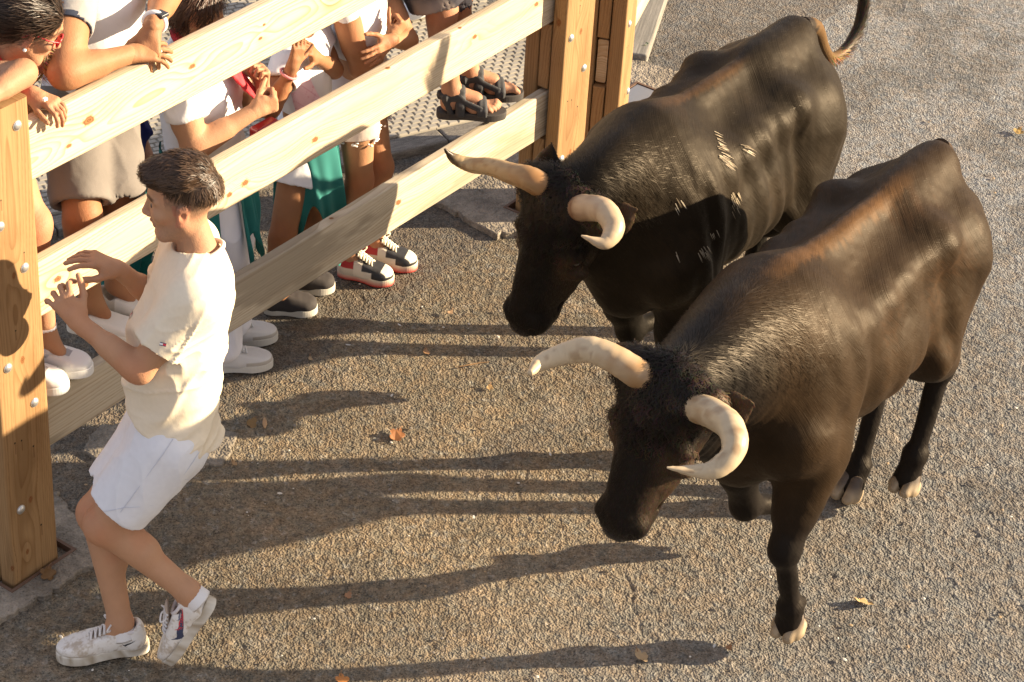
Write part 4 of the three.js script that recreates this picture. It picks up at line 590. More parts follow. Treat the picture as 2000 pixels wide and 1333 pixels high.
// skin of a figure from its joints J; the body is one mesh, with finer grids for the hands and the head joined in
function limbs(J, s, o = {}) {
  const P = [], c = (a, b, ra, rb, k = 0.03) => P.push(cap(a, b, ra * s, rb * s, k * s)), m = o.bulk ?? 1;
  const up = norm(sub(J.neck, J.pelvis)), rt = norm(sub(J.sho[0], J.sho[1])), fw = norm(cross(up, rt)), B = [rt, up, fw], E = (p, r, k = 0.04) => P.push(ell(p, r.map((v) => v * s * m), B, k * s));
  const wa = J.waist || lerp3(J.pelvis, J.chest, 0.5);
  E(J.chest, [0.155, 0.17, 0.105]); E(lerp3(J.chest, J.neck, 0.5), [0.15, 0.10, 0.085], 0.05); E(wa, [0.135, 0.15, 0.095], 0.06); E(J.pelvis, [0.155, 0.115, 0.11], 0.05);
  c(J.neck, lerp3(J.neck, J.head.c, 0.75), 0.056, 0.054, 0.03); c(lerp3(J.neck, J.chest, 0.15), J.sho[0], 0.05, 0.056); c(lerp3(J.neck, J.chest, 0.15), J.sho[1], 0.05, 0.056);
  for (let i = 0; i < 2; i++) {
    const q = o.arm ?? 1; c(J.sho[i], J.elb[i], 0.056 * q, 0.041 * q); c(lerp3(J.sho[i], J.elb[i], 0.25), lerp3(J.sho[i], J.elb[i], 0.6), 0.052 * q, 0.048 * q); c(J.elb[i], J.wri[i], 0.040 * q, 0.0265 * q, 0.02); c(lerp3(J.elb[i], J.wri[i], 0.12), lerp3(J.elb[i], J.wri[i], 0.5), 0.043 * q, 0.035 * q, 0.02);
    const l = o.leg ?? 1; c(J.hip[i], J.kne[i], 0.092 * l, 0.060 * l); c(J.kne[i], J.ank[i], 0.055 * l, 0.036 * l, 0.02); const cf = norm(sub(J.toe[i], J.ank[i])), back = norm(add(cf, norm(sub(J.ank[i], J.kne[i])), -dot(cf, norm(sub(J.ank[i], J.kne[i])))));
    c(add(lerp3(J.kne[i], J.ank[i], 0.12), back, -0.014 * s), add(lerp3(J.kne[i], J.ank[i], 0.42), back, -0.020 * s), 0.050 * l, 0.045 * l, 0.03); E(add(J.kne[i], back, 0.012 * s), [0.05 / m * l, 0.055 / m * l, 0.05 / m * l], 0.03);
    if (!o.bare) c(J.ank[i], add(lerp3(J.ank[i], J.toe[i], 0.32), norm(sub(J.ank[i], J.kne[i])), 0.022 * s), 0.036 * l, 0.024 * l); else c(J.ank[i], lerp3(J.ank[i], J.toe[i], 0.5), 0.036, 0.03);
  }
  return { P, up, rt, fw, wa };
}
const hairField = (c, f, u, s, o = {}) => { const { F, U, R } = ortho(f, u), at = (r, y, z) => [0, 1, 2].map((i) => c[i] + s * (R[i] * r + U[i] * y + F[i] * z)); return { F, U, R, at, B: [R, U, F] }; };
// ---- shoes: own axes, x towards the toe from the heel (0) to L, y up from the ground, z across
function outline(L, w = 1, inset = 0) { const p = [[0.000, 0], [0.008, 0.026], [0.05, 0.036], [0.10, 0.033], [0.15, 0.040], [0.20, 0.050], [0.245, 0.044], [0.275, 0.025], [0.283, 0], [0.275, -0.022], [0.245, -0.040], [0.20, -0.047], [0.15, -0.037], [0.10, -0.031], [0.05, -0.034], [0.008, -0.024]]; const cv = new THREE.CatmullRomCurve3(p.map(([x, z]) => new THREE.Vector3((x - 0.14) * (L / 0.283 - inset * 7) + 0.14 * L / 0.283, 0, z * (w - inset * 20))), true); return new THREE.Shape(cv.getPoints(56).slice(0, -1).map((v) => new THREE.Vector2(v.x, v.z))); }
function soleGeo(L, h, w = 1) { return new THREE.ExtrudeGeometry(outline(L, w), { depth: h - 0.008, bevelEnabled: true, bevelSize: 0.003, bevelThickness: 0.004, bevelSegments: 2, steps: 1 }).rotateX(-Math.PI / 2).translate(0, 0.004, 0).rotateY(0); }
function upperPrims(L, o = {}) { const k = L / 0.283, h = o.h ?? 1, A = []; const q = (a) => [a[0] * k, a[1] * h, a[2]];
  A.push(ell(q([0.225, 0.040, 0.001]), [0.058 * k, 0.030 * h, 0.045], null, 0.02)); A.push(cap(q([0.20, 0.045, 0]), q([0.105, 0.082, 0]), 0.038, 0.033, 0.03)); A.push(ell(q([0.16, 0.045, 0.002]), [0.07 * k, 0.042 * h, 0.043], null, 0.02)); A.push(cap(q([0.048, 0.045, 0]), q([0.046, 0.085, 0]), 0.038, 0.035, 0.03)); A.push(cap(q([0.05, 0.05, 0]), q([0.12, 0.05, 0]), 0.037, 0.037, 0.03));
  A.push(cap(q([0.066, 0.085, 0]), q([0.060, 0.17, 0]), 0.031, 0.034, 0.01, 'sub')); A.push(cut([0, 0.016, 0], [0, -1, 0], 0.004)); A.push(cut(q([0.05, 0.104, 0]), [0.25, 1, 0], 0.008)); return A; }
const laceG = (L, n = 6) => { const k = L / 0.283, out = []; for (let i = 0; i < n; i++) { const t = i / (n - 1), x = mix(0.178, 0.108, t) * k, y = mix(0.086, 0.120, t), sp = mix(0.020, 0.024, t); out.push(sweep([[x, y - 0.010, -sp], [x - 0.003, y + 0.0025, -0.008], [x - 0.003, y + 0.0025, 0.008], [x, y - 0.010, sp]], [0.0040, 0.0042, 0.0040], 6, 8)); if (i < n - 1) out.push(sweep([[x, y - 0.008, -sp], [x - 0.007, y + 0.006, 0], [x - 0.013, y, sp]], [0.003, 0.003], 6, 6)); }
  for (const q of [-1, 1]) out.push(sweep([[0.104 * k, 0.117, 0], [0.112 * k, 0.130, 0.018 * q], [0.128 * k, 0.122, 0.040 * q], [0.120 * k, 0.112, 0.030 * q], [0.106 * k, 0.116, 0.004 * q]], [0.003, 0.0032, 0.003], 6, 18)); return mergeGeometries(out.map(strip)); };
const shoeCache = {};
// kind: colours and whether laced; returns a Group part 'shoe' with sub-parts
function makeShoe(parent, kind, L, ankleHeel, toe, up) {
  const key = kind.id + L; const C = shoeCache[key] ||= (() => { const c = {};
    c.sole = soleGeo(L, kind.soleH ?? 0.032); if (kind.soleCol) paint(c.sole, kind.soleCol);
    c.upper = net(upperPrims(L, { h: kind.h ?? 1 }), 0.0035, { color: kind.upper, disp: (x, y, z) => 0.0008 * noise3(x * 60, y * 60, z * 60) - (kind.seams ? 0.0016 * (Math.exp(-(((x - 0.195 * L / 0.283 - 1.2 * z * z / 0.04 * 0.3) / 0.0022) ** 2)) * (y > 0.04 ? 1 : 0) + Math.exp(-(((y - 0.052 - 0.25 * Math.max(0, 0.1 - x)) / 0.0018) ** 2)) * (x < 0.1 ? 1 : 0)) : 0) });
    if (kind.laces) c.laces = laceG(L); c.tongue = net([fcap([0.15 * L / 0.283, 0.082, 0], [0.092 * L / 0.283, 0.124, 0], 0.021, 0.023, norm([0.6, 1, 0]), 0.28, 0.01)], 0.004); return c; })();
  const g = new THREE.Group(); g.name = 'shoe'; if (kind.label) g.userData.label = kind.label; parent.add(g);
  const x = norm(sub(toe, ankleHeel)), y = norm(add(up, x, -dot(up, x))), z = cross(x, y);
  g.matrix.makeBasis(V(x), V(y), V(z)); g.quaternion.setFromRotationMatrix(g.matrix); g.position.set(...sub(ankleHeel, parent.position.toArray()));
  part('sole', C.sole, kind.soleM, g); part('upper', C.upper, kind.upperM, g); if (C.laces) part('laces', C.laces, kind.laceM, g); if (kind.tongue !== false) part('tongue', C.tongue, kind.tongueM || kind.laceM, g);
  if (kind.lining) { const lg = new THREE.TorusGeometry(0.033, 0.006, 8, 24).rotateX(Math.PI / 2).scale(1.15, 1, 1).translate(0.063 * L / 0.283, 0.099, 0); part('collar', lg, kind.lining, g); }
  return { g, C };
}
const plain = (r, g, b, o = {}) => std({ color: rgb(r, g, b), roughness: 0.75, specularIntensity: 0.35, ...o });
const dirtN = (x, y, z, s) => 0.5 + 0.5 * noise3(x * s, y * s, z * s);
const KIND = {
  white: { id: 'white', laces: true, seams: true, upper: (x, y, z) => Math.abs(z) < 0.018 && x > 0.08 && x < 0.178 && y > 0.06 ? [0.30, 0.29, 0.30] : [0.64, 0.63, 0.62], upperM: std({ vertexColors: true, roughness: 0.55 }), soleM: plain(0.70, 0.69, 0.66), laceM: plain(0.78, 0.77, 0.75) },
  runner: { id: 'runner', h: 1.08, laces: true, seams: true, soleH: 0.034, upper: (x, y, z) => mix3(Math.abs(z) < 0.019 && x > 0.075 && x < 0.185 && y > 0.07 ? [0.30, 0.235, 0.185] : [0.66, 0.63, 0.58], [0.36, 0.28, 0.19], 0.75 * sstep(0.50, 0.8, dirtN(x, y, z, 55) * 0.6 + dirtN(x, y, z, 220) * 0.4 + (x > 0.12 ? 0.06 : -0.05))), upperM: std({ vertexColors: true, roughness: 0.6 }), soleM: std({ vertexColors: true, roughness: 0.75 }), soleCol: (x, y, z) => mix3([0.56, 0.52, 0.44], [0.33, 0.27, 0.19], sstep(0.4, 0.75, dirtN(x, y, z, 60))), laceM: plain(0.62, 0.59, 0.56), tongueM: plain(0.42, 0.34, 0.27), lining: plain(0.6, 0.56, 0.54) },
  slip: { id: 'slip', h: 0.92, tongue: false, upper: (x, y, z) => x > 0.085 ? [0.66, 0.61, 0.53] : [0.48, 0.41, 0.32], upperM: std({ vertexColors: true, roughness: 0.8 }), soleM: plain(0.72, 0.68, 0.58), laceM: plain(0.68, 0.63, 0.55) },
  grey: { id: 'grey', laces: true, upper: (x, y, z) => y < 0.048 && x > 0.16 ? [0.42, 0.38, 0.33] : [0.60, 0.58, 0.56], upperM: std({ vertexColors: true, roughness: 0.8 }), soleM: plain(0.55, 0.52, 0.46), laceM: plain(0.62, 0.61, 0.6) },
  black: { id: 'black', tongue: false, upper: () => [0.03, 0.024, 0.022], upperM: std({ vertexColors: true, roughness: 0.85 }), soleM: plain(0.45, 0.42, 0.36) },
  redblack: { id: 'redblack', laces: true, soleH: 0.034, upper: (x, y, z) => { if (x < 0.075) return y > 0.062 ? [0.32, 0.014, 0.016] : [0.50, 0.45, 0.37]; if (x > 0.185 && y > 0.046 && Math.abs(z) < 0.036) return [0.62, 0.57, 0.47]; if (x > 0.15) return [0.02, 0.02, 0.022]; return y > 0.06 && x > 0.11 ? [0.025, 0.025, 0.03] : [0.60, 0.55, 0.46]; }, upperM: std({ vertexColors: true, roughness: 0.6 }), soleM: std({ vertexColors: true, roughness: 0.7 }), soleCol: (x, y) => y < 0.011 ? [0.40, 0.03, 0.02] : [0.60, 0.52, 0.40], laceM: plain(0.66, 0.60, 0.46), tongueM: plain(0.03, 0.03, 0.03) },
};
// tight garments: the body grown outward and cut off where the garment ends
function folds(amp, sc, seed, o = {}) { return (x, y, z, nx, ny, nz) => { const q = noise3(x * sc + seed, y * sc * 0.45, z * sc), w = noise3(x * sc * 2.1 + 7, y * sc * 0.8 + seed, z * sc * 2.1); return amp * ((1 - Math.abs(q)) ** 3 * 1.3 + 0.5 * w - 0.4) + (o.fine ?? 0.0006) * noise3(x * 90, y * 90, z * 90); }; }
function shirtPrims(J, s, o = {}) {
  const L = limbs(J, s, o), P = [], m = o.bulk ?? 1, ex = (o.loose ?? 0.018) * s, E = (p, r, k = 0.05) => P.push(ell(p, r.map((v) => v * s * m + ex), [L.rt, L.up, L.fw], k * s));
  for (let i = 0; i < 2; i++) { const q = o.sleeve ?? 0.5; if (q > 0) { P.push(cap(J.sho[i], lerp3(J.sho[i], J.elb[i], q + 0.12), 0.063 * s + ex * 0.6, 0.056 * s + ex * 1.1, 0.04 * s)); const e = lerp3(J.sho[i], J.elb[i], q), d = norm(sub(J.elb[i], J.sho[i])), ro = mix(0.063 * s + ex * 0.6, 0.056 * s + ex * 1.1, q / (q + 0.12)); P.push(cap(add(e, d, -0.05 * s), add(e, d, 0.14 * s), ro - (o.wall ?? 0.011), ro - (o.wall ?? 0.011), 0.004, 'sub')); const c = cut(e, d, 0.004), m0 = lerp3(J.sho[0], J.sho[1], 0.5), sd = i ? -1 : 1; P.push({ ...c, f: (x, y, z) => ((x - m0[0]) * L.rt[0] + (y - m0[1]) * L.rt[1] + (z - m0[2]) * L.rt[2]) * sd > 0 ? c.f(x, y, z) : -1 }); } }
  for (let i = 0; i < 2; i++) P.push(cap(lerp3(J.neck, J.chest, 0.18), J.sho[i], 0.056 * s + ex * 0.4, 0.060 * s + ex * 0.6, 0.05 * s));
  E(J.chest, [0.155, 0.175, 0.105]); E(lerp3(J.chest, J.neck, 0.45), [0.155, 0.10, 0.085]); E(L.wa, [0.138, 0.16, 0.10], 0.07);
  if (!o.crop) { E(J.pelvis, [0.152, 0.12, 0.112], 0.06); if (o.skirt) E(add(J.pelvis, L.up, -0.05), [0.148, 0.15, 0.112], 0.05); }
  P.splice(P.length, 0, ...(o.more || []));
  P.push(cap(lerp3(J.neck, J.head.c, -0.02), lerp3(J.neck, J.head.c, 0.9), 0.063 * s, 0.085 * s, 0.006, 'sub'));
  const hem = o.hem ?? add(J.pelvis, L.up, -0.05 * s), hn = o.hemN ?? L.up.map((v) => -v); P.push(cut(hem, hn, 0.008));
  return { P, L };
}
function shortsPrims(J, s, o = {}) {
  const L = limbs(J, s, o), P = [], ex = (o.loose ?? 0.02) * s, m = o.bulk ?? 1, l = o.leg ?? 1, q = o.len ?? 0.75;
  P.push(ell(J.pelvis, [0.157 * s * m + ex * 0.6, 0.12 * s * m, 0.115 * s * m + ex * 0.6], [L.rt, L.up, L.fw], 0.05 * s)); P.push(ell(lerp3(J.pelvis, L.wa, 0.55), [0.142 * s * m + 0.006, 0.08 * s, 0.103 * s * m + 0.006], [L.rt, L.up, L.fw], 0.05 * s));
  const T = P.splice(0, P.length);
  for (let i = 0; i < 2; i++) { const e = lerp3(J.hip[i], J.kne[i], q), d = norm(sub(J.kne[i], J.hip[i])), r1 = mix(0.092, 0.062, Math.min(1, q)) * s * l + ex * 1.5, r0 = 0.097 * s * l + ex * 0.7, ro = mix(r0, r1, q / Math.min(1, q + 0.1)); P.push(cap(J.hip[i], lerp3(J.hip[i], J.kne[i], Math.min(1.0, q + 0.1)), r0, r1, 0.03 * s)); P.push(cap(add(e, d, -0.05 * s), add(e, d, 0.2 * s), ro - (o.wall ?? 0.012), ro - (o.wall ?? 0.012), 0.004, 'sub')); const c = cut(e, d, 0.004), mid = dot(sub(J.hip[1 - i], J.hip[i]), L.rt) / 2; P.push({ ...c, f: (x, y, z) => { const a = (x - J.hip[i][0]) * L.rt[0] + (y - J.hip[i][1]) * L.rt[1] + (z - J.hip[i][2]) * L.rt[2]; return (i === 0 ? a < mid : a > mid) ? -1 : c.f(x, y, z); } }); }
  P.push(...T);
  P.push(cut(add(lerp3(J.pelvis, L.wa, 0.55), L.up, 0.05 * s), L.up, 0.006));
  return { P, L };
}
function trouserPrims(J, s, o = {}) { const { P: Q, L } = shortsPrims(J, s, { ...o, len: 1 }), P = Q.filter((p) => p.op === 'add'), ex = (o.loose ?? 0.02) * s; for (let i = 0; i < 2; i++) P.push(cap(J.kne[i], lerp3(J.kne[i], J.ank[i], 0.92), 0.064 * s + ex, 0.05 * s + ex * 1.2, 0.03 * s)); P.push(cut(add(lerp3(J.pelvis, L.wa, 0.55), L.up, 0.05 * s), L.up, 0.006)); return { P, L }; }
function person(label, J, s, o) {
  const org = [J.pelvis[0], 0, J.pelvis[2]], g = thing('person', label, 'person', org, 0, o.group), toG = (q) => q.translate(-org[0], -org[1], -org[2]);
  const H = headPrims(J.head.c, J.head.f, J.head.u, J.head.s ?? s, o); H.c0 = J.head.c;
  const L = limbs(J, s, o), skin = skinPaint(o.skin ?? SK.mid, H, { ...o, J }), geos = [];
  geos.push(net(L.P, o.cell ?? 0.0095)); const hs = [cap(lerp3(J.neck, J.head.c, 0.2), lerp3(J.neck, J.head.c, 0.75), 0.054 * s, 0.052 * s, 0.03 * s)]; geos.push(net([...H.P, ...hs], o.headCell ?? 0.0048));
  for (let i = 0; i < 2; i++) if (J.hand[i]) geos.push(net([...handPrims(J.wri[i], J.hand[i].d, J.hand[i].b, J.hand[i].t, { s: s, ...J.hand[i] }), cap(lerp3(J.elb[i], J.wri[i], 0.75), J.wri[i], 0.030 * s, 0.0265 * s, 0.012)], o.handCell ?? 0.0042));
  for (const extra of o.skinExtra || []) geos.push(net(extra, 0.0042));
  part('body', toG(boxUV(mergeGeometries(geos.map((q) => paint(q, skin))), 8)), skinM, g);
  for (const q of [-1, 1]) { const e = part('eye', toG(new THREE.SphereGeometry(0.0112 * H.s, 12, 10).translate(...H.at(0.031 * q, 0.004, 0.0705))), o.eyeM || eyeM, g); void e; }
  const cloth = (name, P, cell, col, disp, mat = fabricM, lab) => part(name, toG(boxUV(net(P, cell, { color: col, disp }), 7)), mat, g, lab ? { label: lab } : {});
  return { g, toG, H, L, cloth, org };
}
const eyeM = std({ color: rgb(0.10, 0.07, 0.055), roughness: 0.2 });
// strands combed over a hair shape; dir(p, n) gives the lie of the hair
function strands(geo, count, seed, len, dir, col, w = 0.0022, lift = 0.25) {
  const R = rng(seed), h = new Hairs(); sampleSurface(geo, count, R, (p, n) => { const d = dir(p, n, R); if (!d) return; let t = norm(add(d, n, -dot(d, n))); const l = len * (0.6 + 0.8 * R()), m = 4, pts = [], s = cross(n, t), wv = (R() - 0.5) * 0.5; for (let i = 0; i <= m; i++) { const q = i / m; pts.push(add(add(add(p, t, l * q), n, l * lift * Math.sin(q * 2.4) + 0.0012), s, l * wv * q * q)); } const k = 0.55 + 0.9 * R(), c = col(p).map((e) => e * k); h.ribbon(pts, w, norm(add(n, [R() - 0.5, R() - 0.5, R() - 0.5], 0.4)), c, c.map((e) => e * 1.4)); }); return h.build(); }

// ---------------------------------------------------------------- the runner
const YUP = [0, 1, 0];
// a thin strip of given half widths along a line of points, laid on a field's surface from direction dir
function onSurface(P, p, dir, off = 0.0012) { let q = add(p, dir, 0.22); for (let i = 0; i < 60; i++) { const d = field(P, ...q); if (d < 0.0002) break; q = add(q, dir, -Math.max(0.0003, d * 0.8)); } if (dot(sub(q, p), dir) < -0.08 || field(P, ...q) > 0.004) q = p; return add(q, dir, off); }
function layStrip(P, line, widths, dir, across, col, lift = 0.0012) { const pos = [], idx = []; line.forEach((p, i) => { for (const s of [-1, -0.33, 0.33, 1]) pos.push(...onSurface(P, add(p, across(i), widths[i] * s), dir, lift)); }); for (let i = 0; i + 1 < line.length; i++) for (let j = 0; j < 3; j++) { const a = i * 4 + j; idx.push(a, a + 1, a + 4, a + 4, a + 1, a + 5); } const g = new THREE.BufferGeometry(); g.setAttribute('position', new THREE.Float32BufferAttribute(pos, 3)); g.setIndex(idx); g.computeVertexNormals(); return paint(g, col); }
const flatM = std({ vertexColors: true, roughness: 0.6, side: THREE.DoubleSide });
{
  const J = { pelvis: [-0.004, 0.815, 0.545], waist: [0.028, 0.99, 0.558], chest: [0.070, 1.215, 0.562], neck: [0.098, 1.425, 0.58],
    head: { c: [0.083, 1.583, 0.527], f: [-0.60, -0.10, -0.79], u: [-0.02, 1, -0.02], s: 1.04 },
    sho: [[0.20, 1.345, 0.45], [-0.030, 1.350, 0.675]], elb: [[0.190, 1.085, 0.335], [-0.176, 1.140, 0.592]], wri: [[0.058, 1.248, 0.282], [-0.238, 1.262, 0.415]],
    hip: [[0.060, 0.80, 0.49], [-0.075, 0.81, 0.60]], kne: [[-0.175, 0.50, 0.385], [-0.226, 0.525, 0.465]], ank: [[-0.198, 0.115, 0.484], [-0.104, 0.300, 0.695]], toe: [[-0.34, 0.03, 0.37], [-0.155, 0.05, 0.66]],
    hand: [{ d: [-0.62, 0.50, -0.42], b: [0.1, 0.85, 0.3], t: [-0.8, -0.1, 0.6], curl: [[0.55, 0.45, 0.3], [0.45, 0.4, 0.3], [0.35, 0.35, 0.25], [0.35, 0.35, 0.25]], thumb: [0.5, 0.5], thumbIn: 0.5, spread: 0.08 }, { d: [-0.22, 0.82, -0.55], b: [-0.55, 0.35, 0.65], t: [0.62, 0.35, 0.42], curl: [[0.75, 0.9, 0.5], [0.85, 1.0, 0.5], [0.85, 1.0, 0.5], [0.8, 0.9, 0.5]], spread: 0.22, thumb: [0.7, 0.6], thumbIn: 0.5 }] };
  const p = person('person in cream t-shirt and white shorts running along the fence ahead of the bulls', J, 1.0, { skin: SK.light, stubble: 0.45, sideburn: true, brow: [0.035, 0.02, 0.013], cell: 0.008, headCell: 0.0036, handCell: 0.0034, arm: 0.98, leg: 1.02 });
  const tan = [0.70, 0.605, 0.455];
  const { P: SP } = shirtPrims(J, 1.0, { sleeve: 0.66, loose: 0.025, skirt: true, hem: [-0.012, 0.862, 0.545], hemN: [-0.28, -1, -0.37] });
  // cloth hanging away from the body, gathered folds from the armpit to the hem
  const at = (f, c, h) => [-0.6 * f - 0.8 * c, h, -0.8 * f + 0.6 * c];
  const base = J.pelvis, q = (f, c, y) => add([base[0], y, base[2]], at(f, c, 0));
  const hang = [];
  hang.push(cap(q(0.0, 0.02, 1.15), q(0.0, 0.02, 0.70), 0.125, 0.128, 0.06));
  SP.splice(SP.length - 2, 0, ...hang);
  const shirt = p.cloth('t_shirt', SP, 0.0055, (x, y, z) => { const n = 1 + 0.03 * noise3(x * 120, y * 120, z * 120) + 0.04 * noise3(x * 8, y * 8, z * 8); return tan.map((e) => e * n); }, (x, y, z, nx, ny, nz) => { const fz = -0.6 * (x - base[0]) - 0.8 * (z - base[2]), cz = -0.8 * (x - base[0]) + 0.6 * (z - base[2]), g = sstep(1.36, 1.18, y), s1 = y * 0.55 + fz * 0.85 + 0.025 * noise3(x * 7, y * 7, z * 7), t1 = y * 0.85 - fz * 0.55; const r1 = 1 - Math.abs(noise3(s1 * 20, t1 * 4.5, cz * 3)), r2 = 1 - Math.abs(noise3((y + 0.35 * fz) * 26 + 9, (fz - y) * 5, cz * 4)); return (0.3 + 0.7 * g) * (0.0125 * r1 ** 4 + 0.0065 * r2 ** 5 - 0.005) + 0.0015 * noise3(x * 11, y * 11, z * 11) + 0.0003 * noise3(x * 90, y * 90, z * 90); });
  const trim = (name, pts, r, col, par) => part(name, p.toG(sweep(pts, [r, r], 8, 60)), plain(...col, { roughness: 0.9 }), par);
  { const n0 = lerp3(J.neck, J.head.c, 0.03), ax = norm(sub(J.head.c, J.neck)), r1 = norm(cross(ax, [0.6, 0, 0.8])), r2 = cross(ax, r1), ring = []; for (let i = 0; i <= 24; i++) { const a = i / 24 * 6.2832; ring.push(add(add(add(n0, r1, 0.070 * Math.cos(a)), r2, 0.074 * Math.sin(a)), ax, -0.012)); } trim('collar', ring, 0.0075, [0.74, 0.64, 0.49], shirt); }
  // woven flag labels on the sleeve and the chest
  const camSide = norm([-0.62, 0.42, 0.60]);
  const flag = (c, u, v, dir, w, h) => { const L = (a0, a1, b0, b1, col) => { const line = [], n = 6; for (let i = 0; i <= n; i++) line.push(add(add(c, u, w * mix(a0, a1, i / n)), v, h * (b0 + b1) / 2)); return layStrip(SP, line, line.map(() => h * (b1 - b0) / 2), dir, () => v, col, 0.009); }; part('flag_label', p.toG(mergeGeometries([L(-0.5, 0.5, 0.27, 0.5, [0.02, 0.03, 0.10]), L(-0.5, 0.5, -0.5, -0.27, [0.02, 0.03, 0.10]), L(-0.5, 0, -0.27, 0.27, [0.7, 0.68, 0.64]), L(0, 0.5, -0.27, 0.27, [0.5, 0.02, 0.04])].map((g) => g.toNonIndexed()))), flatM, shirt); };
  flag(lerp3(J.sho[1], J.elb[1], 0.56), norm([0.75, -0.35, 0.55]), norm([0.25, 0.85, 0.1]), camSide, 0.020, 0.011);
  flag([0.0, 1.215, 0.50], norm([-0.3, 0.1, -0.4]), YUP, norm([-0.72, 0.15, -0.3]), 0.032, 0.018);
  // shorts
  const { P: HP } = shortsPrims(J, 1.0, { len: 0.76, loose: 0.020, leg: 1.05 });
  const shorts = p.cloth('shorts', HP, 0.0055, (x, y, z) => { const n = 1 + 0.03 * noise3(x * 90, y * 90, z * 90); return [0.66 * n, 0.66 * n, 0.675 * n]; }, folds(0.0042, 12, 8, { fine: 0.0003 }));
  const seamLine = (pts, name) => { const L = []; for (let i = 0; i + 1 < pts.length; i++) for (let k = 0; k < 8; k++) L.push(lerp3(pts[i], pts[i + 1], k / 8)); L.push(pts[pts.length - 1]); const on = L.map((e) => onSurface(HP, e, camSide, 0.0016)); part(name, p.toG(sweep(on, [0.0011, 0.0011], 5, 60)), plain(0.56, 0.57, 0.62, { roughness: 0.9 }), shorts); };
  seamLine([add(J.hip[1], [-0.01, 0.06, 0.03]), lerp3(J.hip[1], J.kne[1], 0.74)], 'seam');
  seamLine([add(J.hip[1], [0.075, 0.035, 0.09]), add(lerp3(J.hip[1], J.kne[1], 0.22), [0.055, -0.03, 0.06]), add(lerp3(J.hip[1], J.kne[1], 0.30), [0.095, -0.035, 0.075])], 'pocket_stitching');
  seamLine([add(lerp3(J.hip[1], J.kne[1], 0.68), [-0.07, 0, -0.02]), add(lerp3(J.hip[1], J.kne[1], 0.68), [0, 0, 0.0]), add(lerp3(J.hip[1], J.kne[1], 0.68), [0.075, -0.005, 0.05])], 'seam');
  // shoes
  const shR = makeShoe(p.g, KIND.runner, 0.292, [-0.135, 0.004, 0.541], [-0.355, 0.004, 0.362], YUP), shL = makeShoe(p.g, KIND.runner, 0.292, [-0.050, 0.262, 0.762], [-0.150, 0.004, 0.648], [-0.55, 0.47, -0.69]);
  const UP = upperPrims(0.292, { h: 1.08 }), swoosh = (x0, y0, k, w, col) => { const line = [], wd = []; for (let i = 0; i <= 14; i++) { const t = i / 14; line.push([x0 + k * mix(0.088, -0.028, t) * 1, y0 + k * (0.028 * t * t * 1.5 - 0.012 * Math.sin(Math.min(1, t * 3.2) * 3.14) * (t < 0.32 ? 1 : 0.0) + 0.012 * Math.max(0, 0.25 - t) * 4), 0]); wd.push(k * w * (t < 0.22 ? mix(0.0015, 0.0105, t / 0.22) : mix(0.0105, 0.0008, (t - 0.22) / 0.78))); } return layStrip(UP, line, wd, [0, 0, -1], () => [0.15, 1, 0], col, 0.001); };
  part('swoosh', swoosh(0.085, 0.048, 1.0, 1.15, [0.035, 0.045, 0.09]), flatM, shL.g); part('swoosh', swoosh(0.070, 0.062, 0.72, 1.1, [0.55, 0.03, 0.035]), flatM, shL.g); part('swoosh', swoosh(0.066, 0.080, 0.42, 0.6, [0.12, 0.14, 0.2]), flatM, shL.g);
  part('swoosh', swoosh(0.055, 0.058, 0.36, 0.9, [0.02, 0.02, 0.022]), flatM, shR.g);
  for (let i = 0; i < 2; i++) part('sock', p.toG(sweep([add(J.ank[i], norm(sub(J.ank[i], J.kne[i])), 0.012), add(J.ank[i], norm(sub(J.ank[i], J.kne[i])), 0.05)], [0.041, 0.044], 18, 6)), plain(0.66, 0.64, 0.62), p.g);
  // hair: thick on top, swept forward, faded at the sides
  const hf = hairField(J.head.c, J.head.f, J.head.u, 1.04), HA = [ell(hf.at(0, 0.042, -0.016), [0.084, 0.090, 0.105], hf.B, 0.03), ell(hf.at(0, 0.088, 0.045), [0.068, 0.042, 0.056], hf.B, 0.03), ell(hf.at(0, 0.10, -0.02), [0.066, 0.045, 0.075], hf.B, 0.03), ell(hf.at(0, 0.02, -0.070), [0.064, 0.06, 0.045], hf.B, 0.03)];
  HA.push(cut(hf.at(0, 0.047, 0), add(hf.U.map((v) => -v), hf.F, 0.34), 0.02)); HA.push(ell(hf.at(0, 0.0, 0.085), [0.060, 0.066, 0.055], hf.B, 0.02, 'sub'));
  const hc = [0.050, 0.028, 0.0155], hairG = net(HA, 0.0045, { color: hc.map((e) => e * 0.5), disp: (x, y, z) => 0.0035 * noise3(x * 45, y * 45, z * 45) });
  const hm = part('hair', p.toG(hairG.clone()), hairM, p.g);
  part('hair_strands', p.toG(strands(hairG, 6500, 77, 0.024, (q2, n, R) => { const d = sub(q2, J.head.c), f = dot(d, hf.F), u = dot(d, hf.U); return add(add(add(hf.F.map((v) => v * (u > 0.07 ? 0.9 : 0.25)), hf.U, u > 0.07 ? 0.1 : -0.9), hf.R, 0.5 * noise3(q2[0] * 30, q2[1] * 30, q2[2] * 30)), [R() - 0.5, R() - 0.5, R() - 0.5], 0.5); }, () => hc, 0.0022, 0.14)), hairM, hm, { kind: 'stuff' });
}

